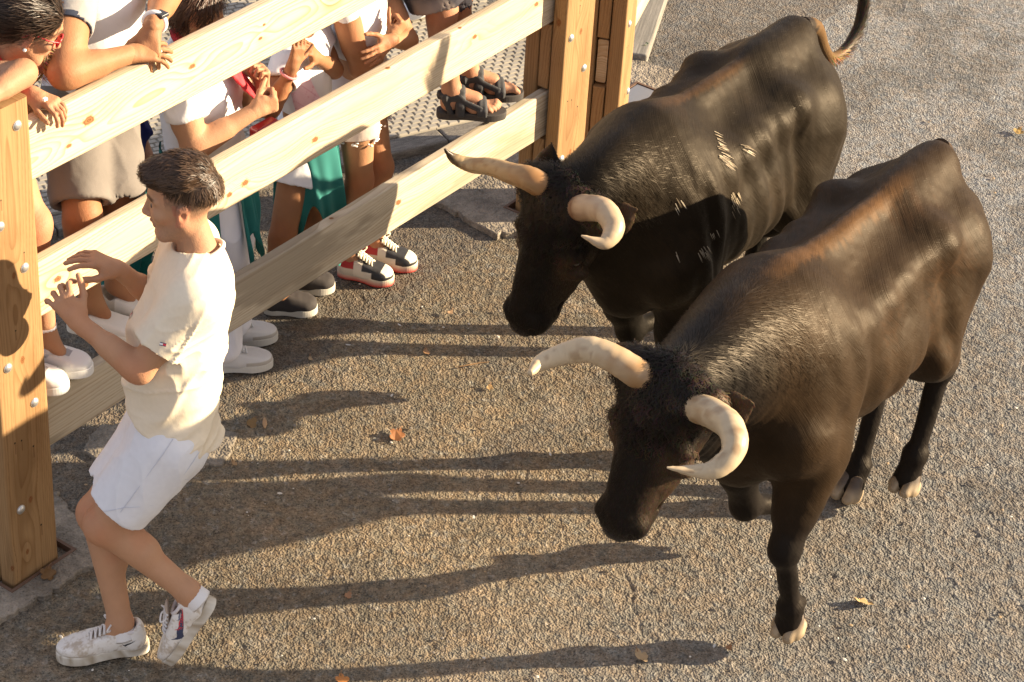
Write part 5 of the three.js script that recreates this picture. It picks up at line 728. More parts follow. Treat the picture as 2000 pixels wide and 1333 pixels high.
// ---------------------------------------------------------------- people behind the fence
const GROUPP = null;
const redM = { c: [0.42, 0.012, 0.022] }, teal = [0.012, 0.135, 0.120], white = [0.70, 0.69, 0.695];
const solid = (c, v = 0.05) => (x, y, z) => { const n = 1 + v * noise3(x * 25, y * 25, z * 25); return c.map((e) => e * n); };
function hairCap(p, J, s, col, o = {}) { // smooth hair drawn over the skull down to the nape
  const hf = hairField(J.head.c, J.head.f, J.head.u, s), A = [ell(hf.at(0, 0.036, -0.018), [0.085 * s, 0.089 * s, 0.103 * s], hf.B, 0.03), ...(o.long ? [cap(hf.at(0, 0.0, -0.075), hf.at(0, -o.long, -0.075), 0.065 * s, 0.045 * s, 0.04), cap(hf.at(0.05, 0.0, -0.045), hf.at(0.06, -o.long * 0.8, -0.03), 0.045 * s, 0.03 * s, 0.03), cap(hf.at(-0.05, 0.0, -0.045), hf.at(-0.06, -o.long * 0.8, -0.03), 0.045 * s, 0.03 * s, 0.03)] : [ell(hf.at(0, -0.02, -0.06), [0.066 * s, 0.06 * s, 0.055 * s], hf.B, 0.03)])];
  A.push(ell(hf.at(0, -0.035, 0.075), [0.066 * s, 0.092 * s, 0.085 * s], hf.B, 0.015, 'sub')); for (const q of [-1, 1]) A.push(ell(hf.at(0.085 * q, -0.02, -0.012), [0.025 * s, 0.035 * s, 0.024 * s], hf.B, 0.01, 'sub'));
  const g = net(A, 0.005, { color: col.map((e) => e * 0.5), disp: (x, y, z) => 0.0018 * noise3(x * 40, y * 40, z * 40) }), m = part('hair', p.toG(g.clone()), hairM, p.g);
  part('hair_strands', p.toG(strands(g, o.n ?? 3000, o.seed ?? 5, o.len ?? 0.05, (q2, n, R) => { const d = sub(q2, hf.at(0, 0.11, 0.03)); return o.back ? add(add(hf.F.map((v) => -v), hf.U, -0.35), [R() - 0.5, R() - 0.5, R() - 0.5], 0.15) : add(add(d, hf.U, -0.06), [R() - 0.5, R() - 0.5, R() - 0.5], 0.04); }, () => col, 0.0024, 0.08)), hairM, m, { kind: 'stuff' });
  return hf;
}
function kerchief(p, J, s, fwd, len = 0.2, at) { // rolled red neckerchief with its corner hanging on the chest
  const ax = norm(sub(J.head.c, J.neck)), r1 = norm(cross(ax, fwd)), f = norm(cross(r1, ax)), c = add(J.neck, ax, 0.02 * s), ring = []; for (let i = 0; i <= 20; i++) { const a = i / 20 * 6.2832; ring.push(add(add(add(c, r1, 0.072 * s * Math.cos(a)), f, 0.075 * s * Math.sin(a) + 0.01), ax, -0.02 * Math.sin(a) * s)); }
  const m = std({ vertexColors: true, roughness: 0.7, sheen: 0.3, sheenColor: rgb(0.5, 0.1, 0.1), side: THREE.DoubleSide }), k = part('neckerchief', p.toG(paint(sweep(ring, [0.017 * s, 0.02 * s, 0.017 * s], 10, 50), redM.c)), m, p.g);
  const top = add(add(c, f, 0.085 * s), ax, -0.02), dn = norm(sub(J.chest, J.neck)), A = []; for (const q of [-1, 0, 1]) A.push(fcap(add(at ? at[0] : top, r1, 0.042 * s * q), add(at ? at[1] : add(add(top, dn, len * s), f, 0.055 * s), r1, 0.012 * q * s), 0.038 * s, 0.016 * s, f, 0.25, 0.02));
  part('corner', p.toG(net(A, 0.0045, { color: redM.c, disp: folds(0.005, 22, 4) })), m, k);
}
// cloth tied round the waist: hangs from the hip line between two angles, with folds and a thickness
function drape(p, J, L, s, col, o) {
  const a0 = o.a0, a1 = o.a1, n = 40, m = 22, pos = [], idx = [], top = add(J.pelvis, L.up, (o.up ?? 0.08) * s), th = 0.006;
  const pt = (i, j, off) => { const t = i / n, a = mix(a0, a1, t), v = j / m, len = o.len * s * (1 + (o.skew ?? 0.3) * Math.sin(t * (o.freq ?? 7) + (o.ph ?? 0))), fold = 0.012 * Math.sin(t * 26 + v * 3) * v + 0.02 * v * noise2(t * 6, v * 2, o.seed ?? 1), r = (o.r ?? 0.165) * s + 0.05 * s * v + fold + off; return add(add(add(top, L.rt, Math.sin(a) * r), L.fw, Math.cos(a) * r * 0.85 + 0.02 * v), [0, -1, 0], len * v); };
  for (let sd = 0; sd < 2; sd++) for (let j = 0; j <= m; j++) for (let i = 0; i <= n; i++) pos.push(...pt(i, j, sd ? 0 : th));
  const K = (n + 1) * (m + 1), id = (s2, i, j) => s2 * K + j * (n + 1) + i; for (let j = 0; j < m; j++) for (let i = 0; i < n; i++) { idx.push(id(0, i, j), id(0, i, j + 1), id(0, i + 1, j), id(0, i + 1, j), id(0, i, j + 1), id(0, i + 1, j + 1), id(1, i, j), id(1, i + 1, j), id(1, i, j + 1), id(1, i + 1, j), id(1, i + 1, j + 1), id(1, i, j + 1)); }
  for (let i = 0; i < n; i++) idx.push(id(0, i, m), id(1, i, m), id(0, i + 1, m), id(0, i + 1, m), id(1, i, m), id(1, i + 1, m)); for (let j = 0; j < m; j++) for (const i of [0, n]) idx.push(id(0, i, j), id(1, i, j), id(0, i, j + 1), id(0, i, j + 1), id(1, i, j), id(1, i, j + 1));
  const g = new THREE.BufferGeometry(); g.setAttribute('position', new THREE.Float32BufferAttribute(pos, 3)); g.setIndex(idx); g.computeVertexNormals(); paint(g, solid(col, 0.12));
  return part(o.name ?? 'tied_sweater', p.toG(g), drapeM, p.g);
}
const drapeM = std({ vertexColors: true, roughness: 0.9, side: THREE.DoubleSide, sheen: 0.25, sheenColor: rgb(0.2, 0.4, 0.4) });
const band = (p, c, ax, R, r, mat, name, par) => { const t = new THREE.TorusGeometry(R, r, 8, 28); const q = new THREE.Quaternion().setFromUnitVectors(new THREE.Vector3(0, 0, 1), V(norm(ax))); t.applyQuaternion(q); return part(name, p.toG(t.translate(...c)), mat, par ?? p.g); };
const whiteShirt = (x, y, z) => { const n = 1 + 0.03 * noise3(x * 20, y * 20, z * 20); return white.map((e) => e * n); };

{ // woman with red glasses at the near post
  const s = 0.92, J = { pelvis: [0.16, 1.42, -0.40], waist: [0.17, 1.51, -0.39], chest: [0.165, 1.62, -0.335], neck: [0.098, 1.768, -0.235], head: { c: [0.168, 1.888, -0.145], s: 0.97, f: [0.66, -0.50, 0.56], u: [0.34, 0.86, 0.36] },
    sho: [[-0.065, 1.745, -0.21], [0.265, 1.68, -0.39]], elb: [[0.045, 1.805, -0.06], [0.24, 1.50, -0.29]], wri: [[-0.17, 1.80, -0.02], [0.152, 1.655, -0.150]], hip: [[0.085, 1.40, -0.35], [0.23, 1.40, -0.43]], kne: [[0.060, 1.12, -0.20], [0.182, 1.13, -0.22]], ank: [[0.045, 0.742, -0.15], [0.160, 0.745, -0.165]], toe: [[0.10, 0.65, -0.05], [0.228, 0.65, -0.06]],
    hand: [{ d: [-0.9, -0.1, 0.3], b: [0, 1, 0.1], t: [0.2, 0, 1], curl: [0.4, 0.4, 0.4, 0.4] }, { d: [0.15, -0.12, 0.95], b: [0, 0.95, 0.3], t: [-1, 0, 0], curl: [[0.45, 0.7, 0.5], [0.45, 0.7, 0.5], [0.4, 0.7, 0.5], [0.4, 0.6, 0.5]], thumb: [0.5, 0.3] }] };
  const p = person('person in red glasses and white t-shirt leaning an arm on the near post', J, s, { skin: SK.mid, arm: 1.02 });
  const { P } = shirtPrims(J, s, { sleeve: 0.30, loose: 0.016 }); p.cloth('t_shirt', P, 0.007, whiteShirt, folds(0.004, 12, 5));
  const { P: S2 } = shortsPrims(J, s, { len: 0.35 }); p.cloth('shorts', S2, 0.008, solid([0.03, 0.045, 0.10]), folds(0.003, 14, 6));
  kerchief(p, J, s, [0.6, -0.1, 0.75], 0.14);
  const hf = hairCap(p, J, s, [0.032, 0.0195, 0.013], { back: true, len: 0.07, n: 4200, seed: 12 });
  // braid over the left shoulder
  const b0 = hf.at(-0.055, -0.06, -0.05), bp = [hf.at(0, 0.0, -0.10), hf.at(-0.06, -0.05, -0.085), [0.245, 1.80, -0.235], [0.265, 1.73, -0.215], [0.268, 1.66, -0.22]], br = new Hairs(), cv = new THREE.CatmullRomCurve3(bp.map((e) => V(e)));
  const braid = part('braid', p.toG(paint(sweep(bp, [0.034, 0.028, 0.024, 0.022, 0.012], 12, 60).applyMatrix4(new THREE.Matrix4()), (x, y, z) => mix3([0.10, 0.05, 0.025], [0.22, 0.12, 0.055], sstep(1.82, 1.70, y)))), hairM, p.g);
  { const R = rng(4); for (let i = 0; i < 900; i++) { const t = R(), a = cv.getPoint(t).toArray(), d = cv.getTangent(t).toArray(), j = norm([R() - 0.5, R() - 0.5, R() - 0.5]), n = norm(add(j, d, -dot(j, d))), lobe = 0.022 + 0.006 * Math.sin(t * 50), pts = [0, 1, 2, 3].map((k) => add(add(add(a, n, lobe * (1 + 0.15 * Math.sin(k * 1.5))), d, 0.012 * k), cross(d, n), 0.010 * k * (i % 2 ? 1 : -1))), c = mix3([0.10, 0.05, 0.025], [0.24, 0.13, 0.06], sstep(1.84, 1.70, a[1])).map((e) => e * (0.6 + 0.8 * R())); br.ribbon(pts, 0.003, n, c, c.map((e) => e * 1.3)); } }
  part('braid_strands', p.toG(br.build()), hairM, braid, { kind: 'stuff' });
  // glasses
  const at = p.H.at, red = std({ color: rgb(0.42, 0.012, 0.02), roughness: 0.3, clearcoat: 0.5 }), gl = new THREE.Group(); gl.name = 'glasses'; p.g.add(gl);
  const fr = []; for (const q of [-1, 1]) { const ring = []; for (let i = 0; i <= 20; i++) { const a = i / 20 * 6.2832; ring.push(at(0.033 * q + 0.026 * Math.cos(a), 0.0 + 0.020 * Math.sin(a), 0.092 - 0.006 * Math.abs(Math.cos(a)))); } fr.push(sweep(ring, [0.0026, 0.0026], 6, 36)); fr.push(sweep([at(0.060 * q, 0.008, 0.086), at(0.078 * q, 0.008, 0.05), at(0.084 * q, 0.006, -0.01), at(0.082 * q, -0.014, -0.03)], [0.0026, 0.0022], 6, 16)); } fr.push(sweep([at(-0.008, 0.006, 0.097), at(0, 0.009, 0.101), at(0.008, 0.006, 0.097)], [0.0024, 0.0024], 6, 6));
  part('frame', p.toG(mergeGeometries(fr.map(strip))), red, gl); for (const q of [-1, 1]) part('lens', p.toG(new THREE.CircleGeometry(0.023, 20).applyMatrix4(new THREE.Matrix4().makeBasis(V(p.H.R), V(p.H.U), V(p.H.F))).translate(...at(0.033 * q, 0, 0.089))), std({ color: rgb(0.55, 0.12, 0.14), transmission: 1, thickness: 0, roughness: 0.05, side: THREE.DoubleSide }), gl);
  part('earring', p.toG(new THREE.SphereGeometry(0.006, 10, 8).translate(...at(0.083, -0.052, -0.004))), plain(0.8, 0.78, 0.74, { roughness: 0.2 }), p.g);
  part('ring', p.toG(new THREE.BoxGeometry(0.014, 0.008, 0.01).translate(0.135, 1.672, -0.075)), plain(0.85, 0.84, 0.82, { roughness: 0.3 }), p.g);
  const lab = { ...KIND.white }; makeShoe(p.g, lab, 0.245, [0.020, 0.606, -0.255], [0.110, 0.618, -0.035], YUP); makeShoe(p.g, lab, 0.245, [0.130, 0.606, -0.260], [0.232, 0.618, -0.045], YUP);
  for (let i = 0; i < 2; i++) part('sock', p.toG(sweep([lerp3(J.ank[i], J.kne[i], 0.12), add(J.ank[i], [0, -0.06, -0.01])], [0.038, 0.038], 18, 6)), plain(0.62, 0.60, 0.62), p.g);
}
{ // man resting his arms on the top board
  const s = 1.0, J = { pelvis: [0.655, 1.36, -0.43], waist: [0.67, 1.50, -0.45], chest: [0.71, 1.62, -0.42], neck: [0.73, 1.86, -0.38], head: { c: [0.75, 2.03, -0.32], f: [0.5, -0.35, 0.8], u: [0.2, 0.9, 0.3] },
    sho: [[0.515, 1.80, -0.34], [0.90, 1.79, -0.42]], elb: [[0.290, 1.672, -0.15], [0.93, 1.70, -0.30]], wri: [[0.530, 1.655, -0.115], [0.655, 1.700, -0.125]], hip: [[0.565, 1.335, -0.41], [0.745, 1.335, -0.45]], kne: [[0.393, 1.085, -0.215], [0.572, 1.10, -0.235]], ank: [[0.408, 0.745, -0.21], [0.543, 0.745, -0.22]], toe: [[0.475, 0.66, -0.09], [0.60, 0.66, -0.10]],
    hand: [{ d: [0.92, -0.12, 0.38], b: [0.05, 0.75, 0.65], t: [0.1, 0.4, -0.9], curl: [[0.25, 0.4, 0.3], [0.2, 0.35, 0.3], [0.15, 0.3, 0.25], [0.1, 0.3, 0.25]], spread: 0.16, thumb: [0.5, 0.3] }, { d: [-0.62, -0.62, 0.40], b: [0.0, 0.45, 0.85], t: [-0.3, 0.35, -0.8], curl: [[0.4, 0.7, 0.4], [0.4, 0.7, 0.4], [0.35, 0.7, 0.4], [0.35, 0.6, 0.4]], spread: 0.1, thumb: [0.75, 0.2], thumbIn: 0.05 }] };
  const p = person('person in white t-shirt with grey sleeves resting crossed arms on the top board', J, s, { skin: [0.32, 0.157, 0.077], arm: 1.22, leg: 1.0 });
  const { P } = shirtPrims(J, s, { sleeve: 0, loose: 0.022, hem: [0.65, 1.33, -0.43] }); p.cloth('t_shirt', P, 0.008, whiteShirt, folds(0.008, 9, 15));
  for (let i = 0; i < 2; i++) { const a = lerp3(J.sho[i], J.elb[i], -0.02), e = lerp3(J.sho[i], J.elb[i], 0.46), d = norm(sub(J.elb[i], J.sho[i])); const A = [cap(lerp3(J.sho[i], J.neck, 0.15), lerp3(J.sho[i], J.elb[i], 0.5), 0.079, 0.074, 0.03), cap(add(e, d, -0.05), add(e, d, 0.2), 0.066, 0.07, 0.004, 'sub'), cut(e, d, 0.004)]; const sl = p.cloth('sleeve', A, 0.006, solid([0.30, 0.28, 0.26]), folds(0.004, 14, 3)); part('cuff_band', p.toG(net([cap(add(e, d, -0.03), add(e, d, 0.012), 0.0768, 0.0762, 0.003), cap(add(e, d, -0.08), add(e, d, 0.2), 0.067, 0.071, 0.002, 'sub'), cut(add(e, d, 0.003), d, 0.003), cut(add(e, d, -0.022), d.map((v) => -v), 0.003)], 0.0045, { color: [0.035, 0.04, 0.06] })), fabricM, sl); }
  const { P: S2 } = shortsPrims(J, s, { len: 0.90, loose: 0.024, leg: 0.98, wall: 0.026 }); p.cloth('shorts', S2, 0.008, solid([0.165, 0.145, 0.128]), folds(0.0045, 11, 9));
  hairCap(p, J, s, [0.03, 0.02, 0.014], { n: 1200, len: 0.03 });
  const w = lerp3(J.wri[1], J.elb[1], 0.12), wa = band(p, w, sub(J.elb[1], J.wri[1]), 0.034, 0.010, plain(0.75, 0.74, 0.72), 'watch_strap'); part('watch_case', p.toG(new RoundedBoxGeometry(0.036, 0.014, 0.040, 2, 0.004).translate(w[0] + 0.012, w[1] + 0.030, w[2] + 0.018)), plain(0.05, 0.05, 0.055, { roughness: 0.25 }), wa);
  band(p, add(J.wri[0], J.hand[0].d, 0.112), [0.9, -0.2, 0.4], 0.0105, 0.0018, std({ color: rgb(0.8, 0.72, 0.55), metalness: 0.9, roughness: 0.25 }), 'ring');
  makeShoe(p.g, KIND.slip, 0.28, [0.375, 0.618, -0.29], [0.492, 0.618, -0.04], YUP); makeShoe(p.g, KIND.slip, 0.28, [0.505, 0.618, -0.295], [0.622, 0.618, -0.05], YUP);
}
{ // dark-haired person in white with red neckerchief, between the boards
  const s = 0.94, J = { pelvis: [1.25, 0.83, -0.46], waist: [1.215, 0.98, -0.44], chest: [1.19, 1.15, -0.43], neck: [1.145, 1.35, -0.425], head: { c: [1.155, 1.495, -0.40], f: [0.66, -0.25, 0.70], u: [0.12, 0.97, 0.1] },
    sho: [[1.005, 1.28, -0.36], [1.33, 1.24, -0.49]], elb: [[0.985, 1.065, -0.27], [1.42, 1.02, -0.36]], wri: [[1.195, 1.150, -0.185], [1.330, 1.165, -0.26]], hip: [[1.175, 0.80, -0.41], [1.33, 0.80, -0.51]], kne: [[1.20, 0.46, -0.365], [1.355, 0.45, -0.46]], ank: [[1.165, 0.10, -0.325], [1.31, 0.10, -0.415]], toe: [[1.285, 0.03, -0.25], [1.42, 0.03, -0.36]],
    hand: [{ d: [0.85, 0.25, 0.42], b: [0.25, 0.45, 0.75], t: [-0.2, 0.95, 0], curl: [[1.2, 1.5, 1.0], [1.2, 1.5, 1.0], [1.2, 1.5, 1.0], [1.2, 1.5, 1.0]], thumb: [0.25, 0.1], thumbIn: 1.2, s: 1.0 }, { d: [-0.05, 0.98, 0.1], b: [0.7, -0.1, 0.3], t: [0.2, 0.1, -0.9], curl: [[1.2, 1.5, 1.0], [1.2, 1.5, 1.0], [1.2, 1.5, 1.0], [1.2, 1.5, 1.0]], thumb: [0.25, 0.1], thumbIn: 1.2 }] };
  const p = person('person in white t-shirt and trousers with fists raised and red neckerchief', J, s, { skin: SK.light, bulk: 1.08, arm: 1.15 });
  const { P, L } = shirtPrims(J, s, { sleeve: 0.55, loose: 0.026, bulk: 1.08, wall: 0.018 }); p.cloth('t_shirt', P, 0.007, whiteShirt, folds(0.009, 10, 25));
  const { P: T } = trouserPrims(J, s, { loose: 0.03 }); p.cloth('trousers', T, 0.008, solid([0.70, 0.69, 0.73]), folds(0.007, 10, 35));
  kerchief(p, J, s, [0.75, 0, 0.65], 0.24, [[1.215, 1.30, -0.325], [1.318, 1.125, -0.272]]); hairCap(p, J, s, [0.055, 0.028, 0.018], { long: 0.03, len: 0.06, n: 3600 });
  drape(p, J, L, s, teal, { a0: 0.9, a1: 2.9, len: 0.60, skew: 0.22, ph: 1, r: 0.19 }); drape(p, J, L, s, teal, { a0: -0.35, a1: 0.35, len: 0.42, skew: 0.2, r: 0.18, seed: 4 });
  const cg = new THREE.Group(); cg.name = 'hip_bag'; p.g.add(cg); part('pouch', p.toG(new RoundedBoxGeometry(0.12, 0.075, 0.05, 3, 0.014).translate(1.335, 0.985, -0.255)), std({ color: rgb(0.30, 0.01, 0.015), roughness: 0.35, clearcoat: 0.3 }), cg); part('clasp', p.toG(new RoundedBoxGeometry(0.03, 0.012, 0.012, 2, 0.003).translate(1.31, 1.0, -0.222)), std({ color: rgb(0.75, 0.6, 0.4), metalness: 0.9, roughness: 0.3 }), cg);
  makeShoe(p.g, KIND.grey, 0.265, [1.125, 0.0, -0.385], [1.305, 0.0, -0.225], YUP); makeShoe(p.g, KIND.grey, 0.265, [1.26, 0.0, -0.475], [1.445, 0.0, -0.335], YUP);
}
{ // girl in white crop top, hands to her face
  const s = 0.82, J = { pelvis: [1.80, 0.71, -0.47], waist: [1.785, 0.85, -0.455], chest: [1.765, 0.99, -0.45], neck: [1.745, 1.16, -0.445], head: { c: [1.735, 1.295, -0.42], f: [0.45, -0.2, 0.85], u: [0, 1, 0.1], s: 0.9 },
    sho: [[1.615, 1.09, -0.39], [1.885, 1.08, -0.50]], elb: [[1.45, 1.0, -0.33], [1.905, 0.955, -0.41]], wri: [[1.503, 1.175, -0.27], [1.685, 1.125, -0.31]], hip: [[1.735, 0.69, -0.42], [1.87, 0.69, -0.51]], kne: [[1.575, 0.39, -0.38], [1.775, 0.375, -0.41]], ank: [[1.61, 0.09, -0.42], [1.775, 0.09, -0.47]], toe: [[1.68, 0.03, -0.345], [1.84, 0.03, -0.40]],
    hand: [{ d: [0.35, 0.9, 0.1], b: [-0.4, 0.2, 0.8], t: [0.8, 0, 0.2], curl: [0.5, 0.5, 0.5, 0.5] }, { d: [-0.6, 0.75, 0.1], b: [0.3, 0.3, 0.8], t: [-0.6, 0.2, 0.3], curl: [0.5, 0.5, 0.5, 0.5] }] };
  const p = person('person in white crop top with pink bracelet and green jacket tied round the waist', J, s, { skin: SK.tan });
  const { P, L } = shirtPrims(J, s, { sleeve: 0.4, loose: 0.018, crop: true, hem: [1.79, 0.885, -0.455] }); p.cloth('crop_top', P, 0.006, whiteShirt, folds(0.004, 14, 45));
  const { P: S2 } = shortsPrims(J, s, { len: 0.42 }); p.cloth('shorts', S2, 0.007, solid([0.72, 0.72, 0.74]), folds(0.003, 14, 46));
  drape(p, J, L, s, teal, { a0: 0.25, a1: 1.8, len: 0.46, up: 0.03, skew: 0.38, freq: 9, r: 0.205, name: 'tied_jacket' }); drape(p, J, L, s, teal, { a0: -1.5, a1: -0.75, len: 0.62, up: 0.05, skew: 0.15, r: 0.18, name: 'tied_jacket', seed: 3 }); drape(p, J, L, s, teal, { a0: -2.9, a1: -1.7, len: 0.5, up: 0.05, skew: 0.2, name: 'tied_jacket', seed: 6 });
  const sc = []; for (let i = 0; i < 5; i++) sc.push(fcap(add([1.60, 1.03, -0.36], [0.018 * i, 0, 0.004 * i]), add([1.63, 0.82, -0.30], [0.022 * i, 0.01 * i, 0]), 0.014, 0.022, norm([-0.3, 0.3, 0.9]), 0.5, 0.012)); p.cloth('scarf', sc, 0.005, (x, y, z) => (Math.abs(Math.sin((x + y) * 110)) < 0.12 || Math.abs(Math.sin((x - y) * 110)) < 0.12) ? [0.55, 0.30, 0.34] : [0.62, 0.42, 0.46], folds(0.004, 20, 2));
  band(p, lerp3(J.wri[0], J.elb[0], 0.16), sub(J.elb[0], J.wri[0]), 0.031, 0.0055, plain(0.62, 0.24, 0.24), 'bracelet');
  hairCap(p, J, 0.9, [0.06, 0.035, 0.02], { long: 0.12, n: 1500 });
  makeShoe(p.g, KIND.black, 0.205, [1.578, 0.0, -0.475], [1.71, 0.0, -0.315], YUP); makeShoe(p.g, KIND.black, 0.205, [1.738, 0.0, -0.52], [1.875, 0.0, -0.37], YUP);
}
{ // girl with crossed arms
  const s = 0.87, J = { pelvis: [2.13, 0.77, -0.47], waist: [2.125, 0.92, -0.455], chest: [2.09, 1.08, -0.44], neck: [2.06, 1.27, -0.43], head: { c: [2.05, 1.42, -0.41], f: [0.45, -0.2, 0.85], u: [0, 1, 0.1] },
    sho: [[1.925, 1.205, -0.38], [2.225, 1.19, -0.47]], elb: [[1.985, 0.945, -0.355], [2.215, 1.00, -0.30]], wri: [[2.075, 1.065, -0.275], [2.02, 1.095, -0.235]], hip: [[2.06, 0.75, -0.43], [2.205, 0.75, -0.51]], kne: [[2.05, 0.415, -0.395], [2.195, 0.405, -0.41]], ank: [[1.995, 0.095, -0.385], [2.140, 0.095, -0.375]], toe: [[2.05, 0.03, -0.26], [2.175, 0.03, -0.235]],
    hand: [{ d: [0.6, 0.65, 0.15], b: [0.2, 0.1, 0.95], t: [-0.7, 0.6, 0.1], curl: [[1.3, 1.4, 0.9], [1.3, 1.4, 0.9], [1.25, 1.4, 0.9], [1.2, 1.3, 0.8]], thumb: [0.25, 0.2], thumbIn: 1.0 }, { d: [-0.85, -0.20, 0.05], b: [0.0, 0.35, 0.9], t: [-0.2, 0.9, -0.2], curl: [0.22, 0.2, 0.2, 0.2], spread: 0.12 }] };
  const p = person('person in white tank top with arms crossed and red black sneakers', J, s, { skin: [0.35, 0.18, 0.095] });
  const { P, L } = shirtPrims(J, s, { sleeve: 0, loose: 0.008, crop: true, hem: [2.115, 0.985, -0.45] }); p.cloth('tank_top', P, 0.006, whiteShirt, folds(0.002, 14, 45));
  const { P: S2 } = shortsPrims(J, s, { len: 0.40, loose: 0.016 }); const sh = p.cloth('shorts', S2, 0.007, solid([0.56, 0.46, 0.40]), folds(0.003, 14, 47));
  { const R = rng(61), fl = []; for (let i = 0; i < 90; i++) { const k = i % 2, a = R() * 6.28, c = add(add(lerp3(J.hip[k], J.kne[k], 0.39 + 0.07 * R()), L.rt, Math.sin(a) * 0.092 * s), L.fw, Math.cos(a) * 0.092 * s); fl.push(strip(new THREE.SphereGeometry(0.005 + 0.005 * R(), 6, 5).scale(1, 0.6, 1).translate(...c))); } part('lace_trim', p.toG(mergeGeometries(fl)), plain(0.75, 0.72, 0.68), sh); }
  band(p, lerp3(J.wri[0], J.elb[0], 0.10), sub(J.elb[0], J.wri[0]), 0.028, 0.0035, plain(0.12, 0.10, 0.10), 'bracelet');
  hairCap(p, J, s, [0.14, 0.075, 0.035], { long: 0.22, len: 0.09, n: 2600 });
  makeShoe(p.g, KIND.redblack, 0.228, [1.978, 0.0, -0.432], [2.065, 0.0, -0.205], YUP); makeShoe(p.g, KIND.redblack, 0.228, [2.118, 0.0, -0.425], [2.215, 0.0, -0.195], YUP);
}
{ // person in sandals standing on the bottom board
  const s = 0.98, J = { pelvis: [2.42, 1.47, -0.46], waist: [2.42, 1.60, -0.46], chest: [2.42, 1.76, -0.45], neck: [2.43, 1.98, -0.43], head: { c: [2.44, 2.13, -0.41], f: [0.5, -0.3, 0.8], u: [0, 1, 0.1] }, sho: [[2.24, 1.89, -0.40], [2.60, 1.89, -0.50]], elb: [[2.20, 1.66, -0.28], [2.68, 1.66, -0.36]], wri: [[2.34, 1.655, -0.11], [2.62, 1.655, -0.12]], hip: [[2.34, 1.44, -0.42], [2.50, 1.44, -0.50]], kne: [[2.375, 1.075, -0.27], [2.52, 1.07, -0.31]], ank: [[2.405, 0.725, -0.225], [2.575, 0.725, -0.265]], toe: [[2.53, 0.67, -0.08], [2.70, 0.67, -0.13]],
    hand: [{ d: [0.5, -0.1, 0.8], b: [0, 1, 0.2], t: [0.8, 0, -0.4], curl: [0.5, 0.5, 0.5, 0.5] }, { d: [0.3, -0.1, 0.9], b: [0, 1, 0.2], t: [-0.9, 0, 0.3], curl: [0.5, 0.5, 0.5, 0.5] }] };
  const feet = [], sandals = [];
  for (let i = 0; i < 2; i++) { const x = norm([J.toe[i][0] - J.ank[i][0], 0, J.toe[i][2] - J.ank[i][2]]), z = cross(x, YUP), o = add([J.ank[i][0], 0.645, J.ank[i][2]], x, -0.055), at = (a, b, c) => add(add(add(o, x, a), YUP, b), z, c), sg = i ? -1 : 1;   // sg: the big toe's side
    const A = [cap(at(0.045, 0.035, 0), at(0.05, 0.09, 0), 0.034, 0.034, 0.03), cap(at(0.06, 0.06, 0), at(0.16, 0.028, 0), 0.036, 0.026, 0.03), cap(at(0.14, 0.022, -0.022), at(0.19, 0.018, -0.022), 0.022, 0.018, 0.02), cap(at(0.14, 0.024, 0.02), at(0.195, 0.019, 0.02), 0.024, 0.019, 0.02)];
    [[0.247, 0.030, 0.0125], [0.245, 0.011, 0.0095], [0.238, -0.005, 0.009], [0.227, -0.020, 0.0085], [0.213, -0.034, 0.008]].forEach(([tx, tz, r]) => { A.push(cap(at(0.19, 0.02, tz * 0.9 * -sg), at(tx - 0.012, 0.024, tz * -sg), r * 0.95, r, 0.006)); A.push(cap(at(tx - 0.012, 0.024, tz * -sg), at(tx, 0.014, tz * -sg), r, r * 0.92, 0.004)); });
    feet.push(A); sandals.push({ at, x, z, o }); }
  const p = person('person in dark shorts and black sandals standing on the bottom board', J, s, { skin: [0.38, 0.20, 0.12], skinExtra: feet, leg: 0.98, bare: true });
  const { P } = shirtPrims(J, s, { sleeve: 0.5, loose: 0.022 }); p.cloth('t_shirt', P, 0.009, whiteShirt, folds(0.006, 10, 55));
  const { P: S2 } = shortsPrims(J, s, { len: 0.93, loose: 0.035, leg: 1.05 }); p.cloth('shorts', S2, 0.008, (x, y, z) => mix3([0.045, 0.042, 0.05], [0.30, 0.24, 0.20], sstep(0.2, 0.5, noise3(x * 7, y * 9, z * 7 + 2)) * 0.7), folds(0.007, 9, 57));
  hairCap(p, J, s, [0.03, 0.02, 0.014], { n: 900, len: 0.03 });
  const strapM = std({ color: rgb(0.035, 0.034, 0.036), roughness: 0.8 }), soleM = std({ color: rgb(0.045, 0.038, 0.034), roughness: 0.85 });
  sandals.forEach(({ at, x, z, o }) => { const g = new THREE.Group(); g.name = 'sandal'; p.g.add(g); const so = soleGeo(0.272, 0.030, 1.0), m = new THREE.Matrix4().makeBasis(V(x), V(YUP), V(z)); so.applyMatrix4(m).translate(...add(o, [0, 1, 0], -0.026)); part('sole', p.toG(so), soleM, g);
    const S = (a, b, r, q, n) => fcap(at(...a), at(...b), r, r, n, q, 0.008); const arch = (xa, xb, hw, top, w) => { const L = []; let pv = null; for (let k = 0; k <= 8; k++) { const a = k / 8 * Math.PI, pt = [mix(xa, xb, k / 8), 0.004 + top * Math.sin(a), hw * Math.cos(a)]; if (pv) L.push(cap(at(...pv), at(...pt), w, w, 0.01)); pv = pt; } return L; };
    part('strap', p.toG(net([...arch(0.165, 0.165, 0.047, 0.048, 0.011), ...arch(0.185, 0.180, 0.049, 0.043, 0.010)], 0.0045, {})), strapM, g); part('strap', p.toG(net([...arch(0.095, 0.095, 0.042, 0.094, 0.012), ...arch(0.08, 0.08, 0.042, 0.10, 0.011)], 0.0045, {})), strapM, g);
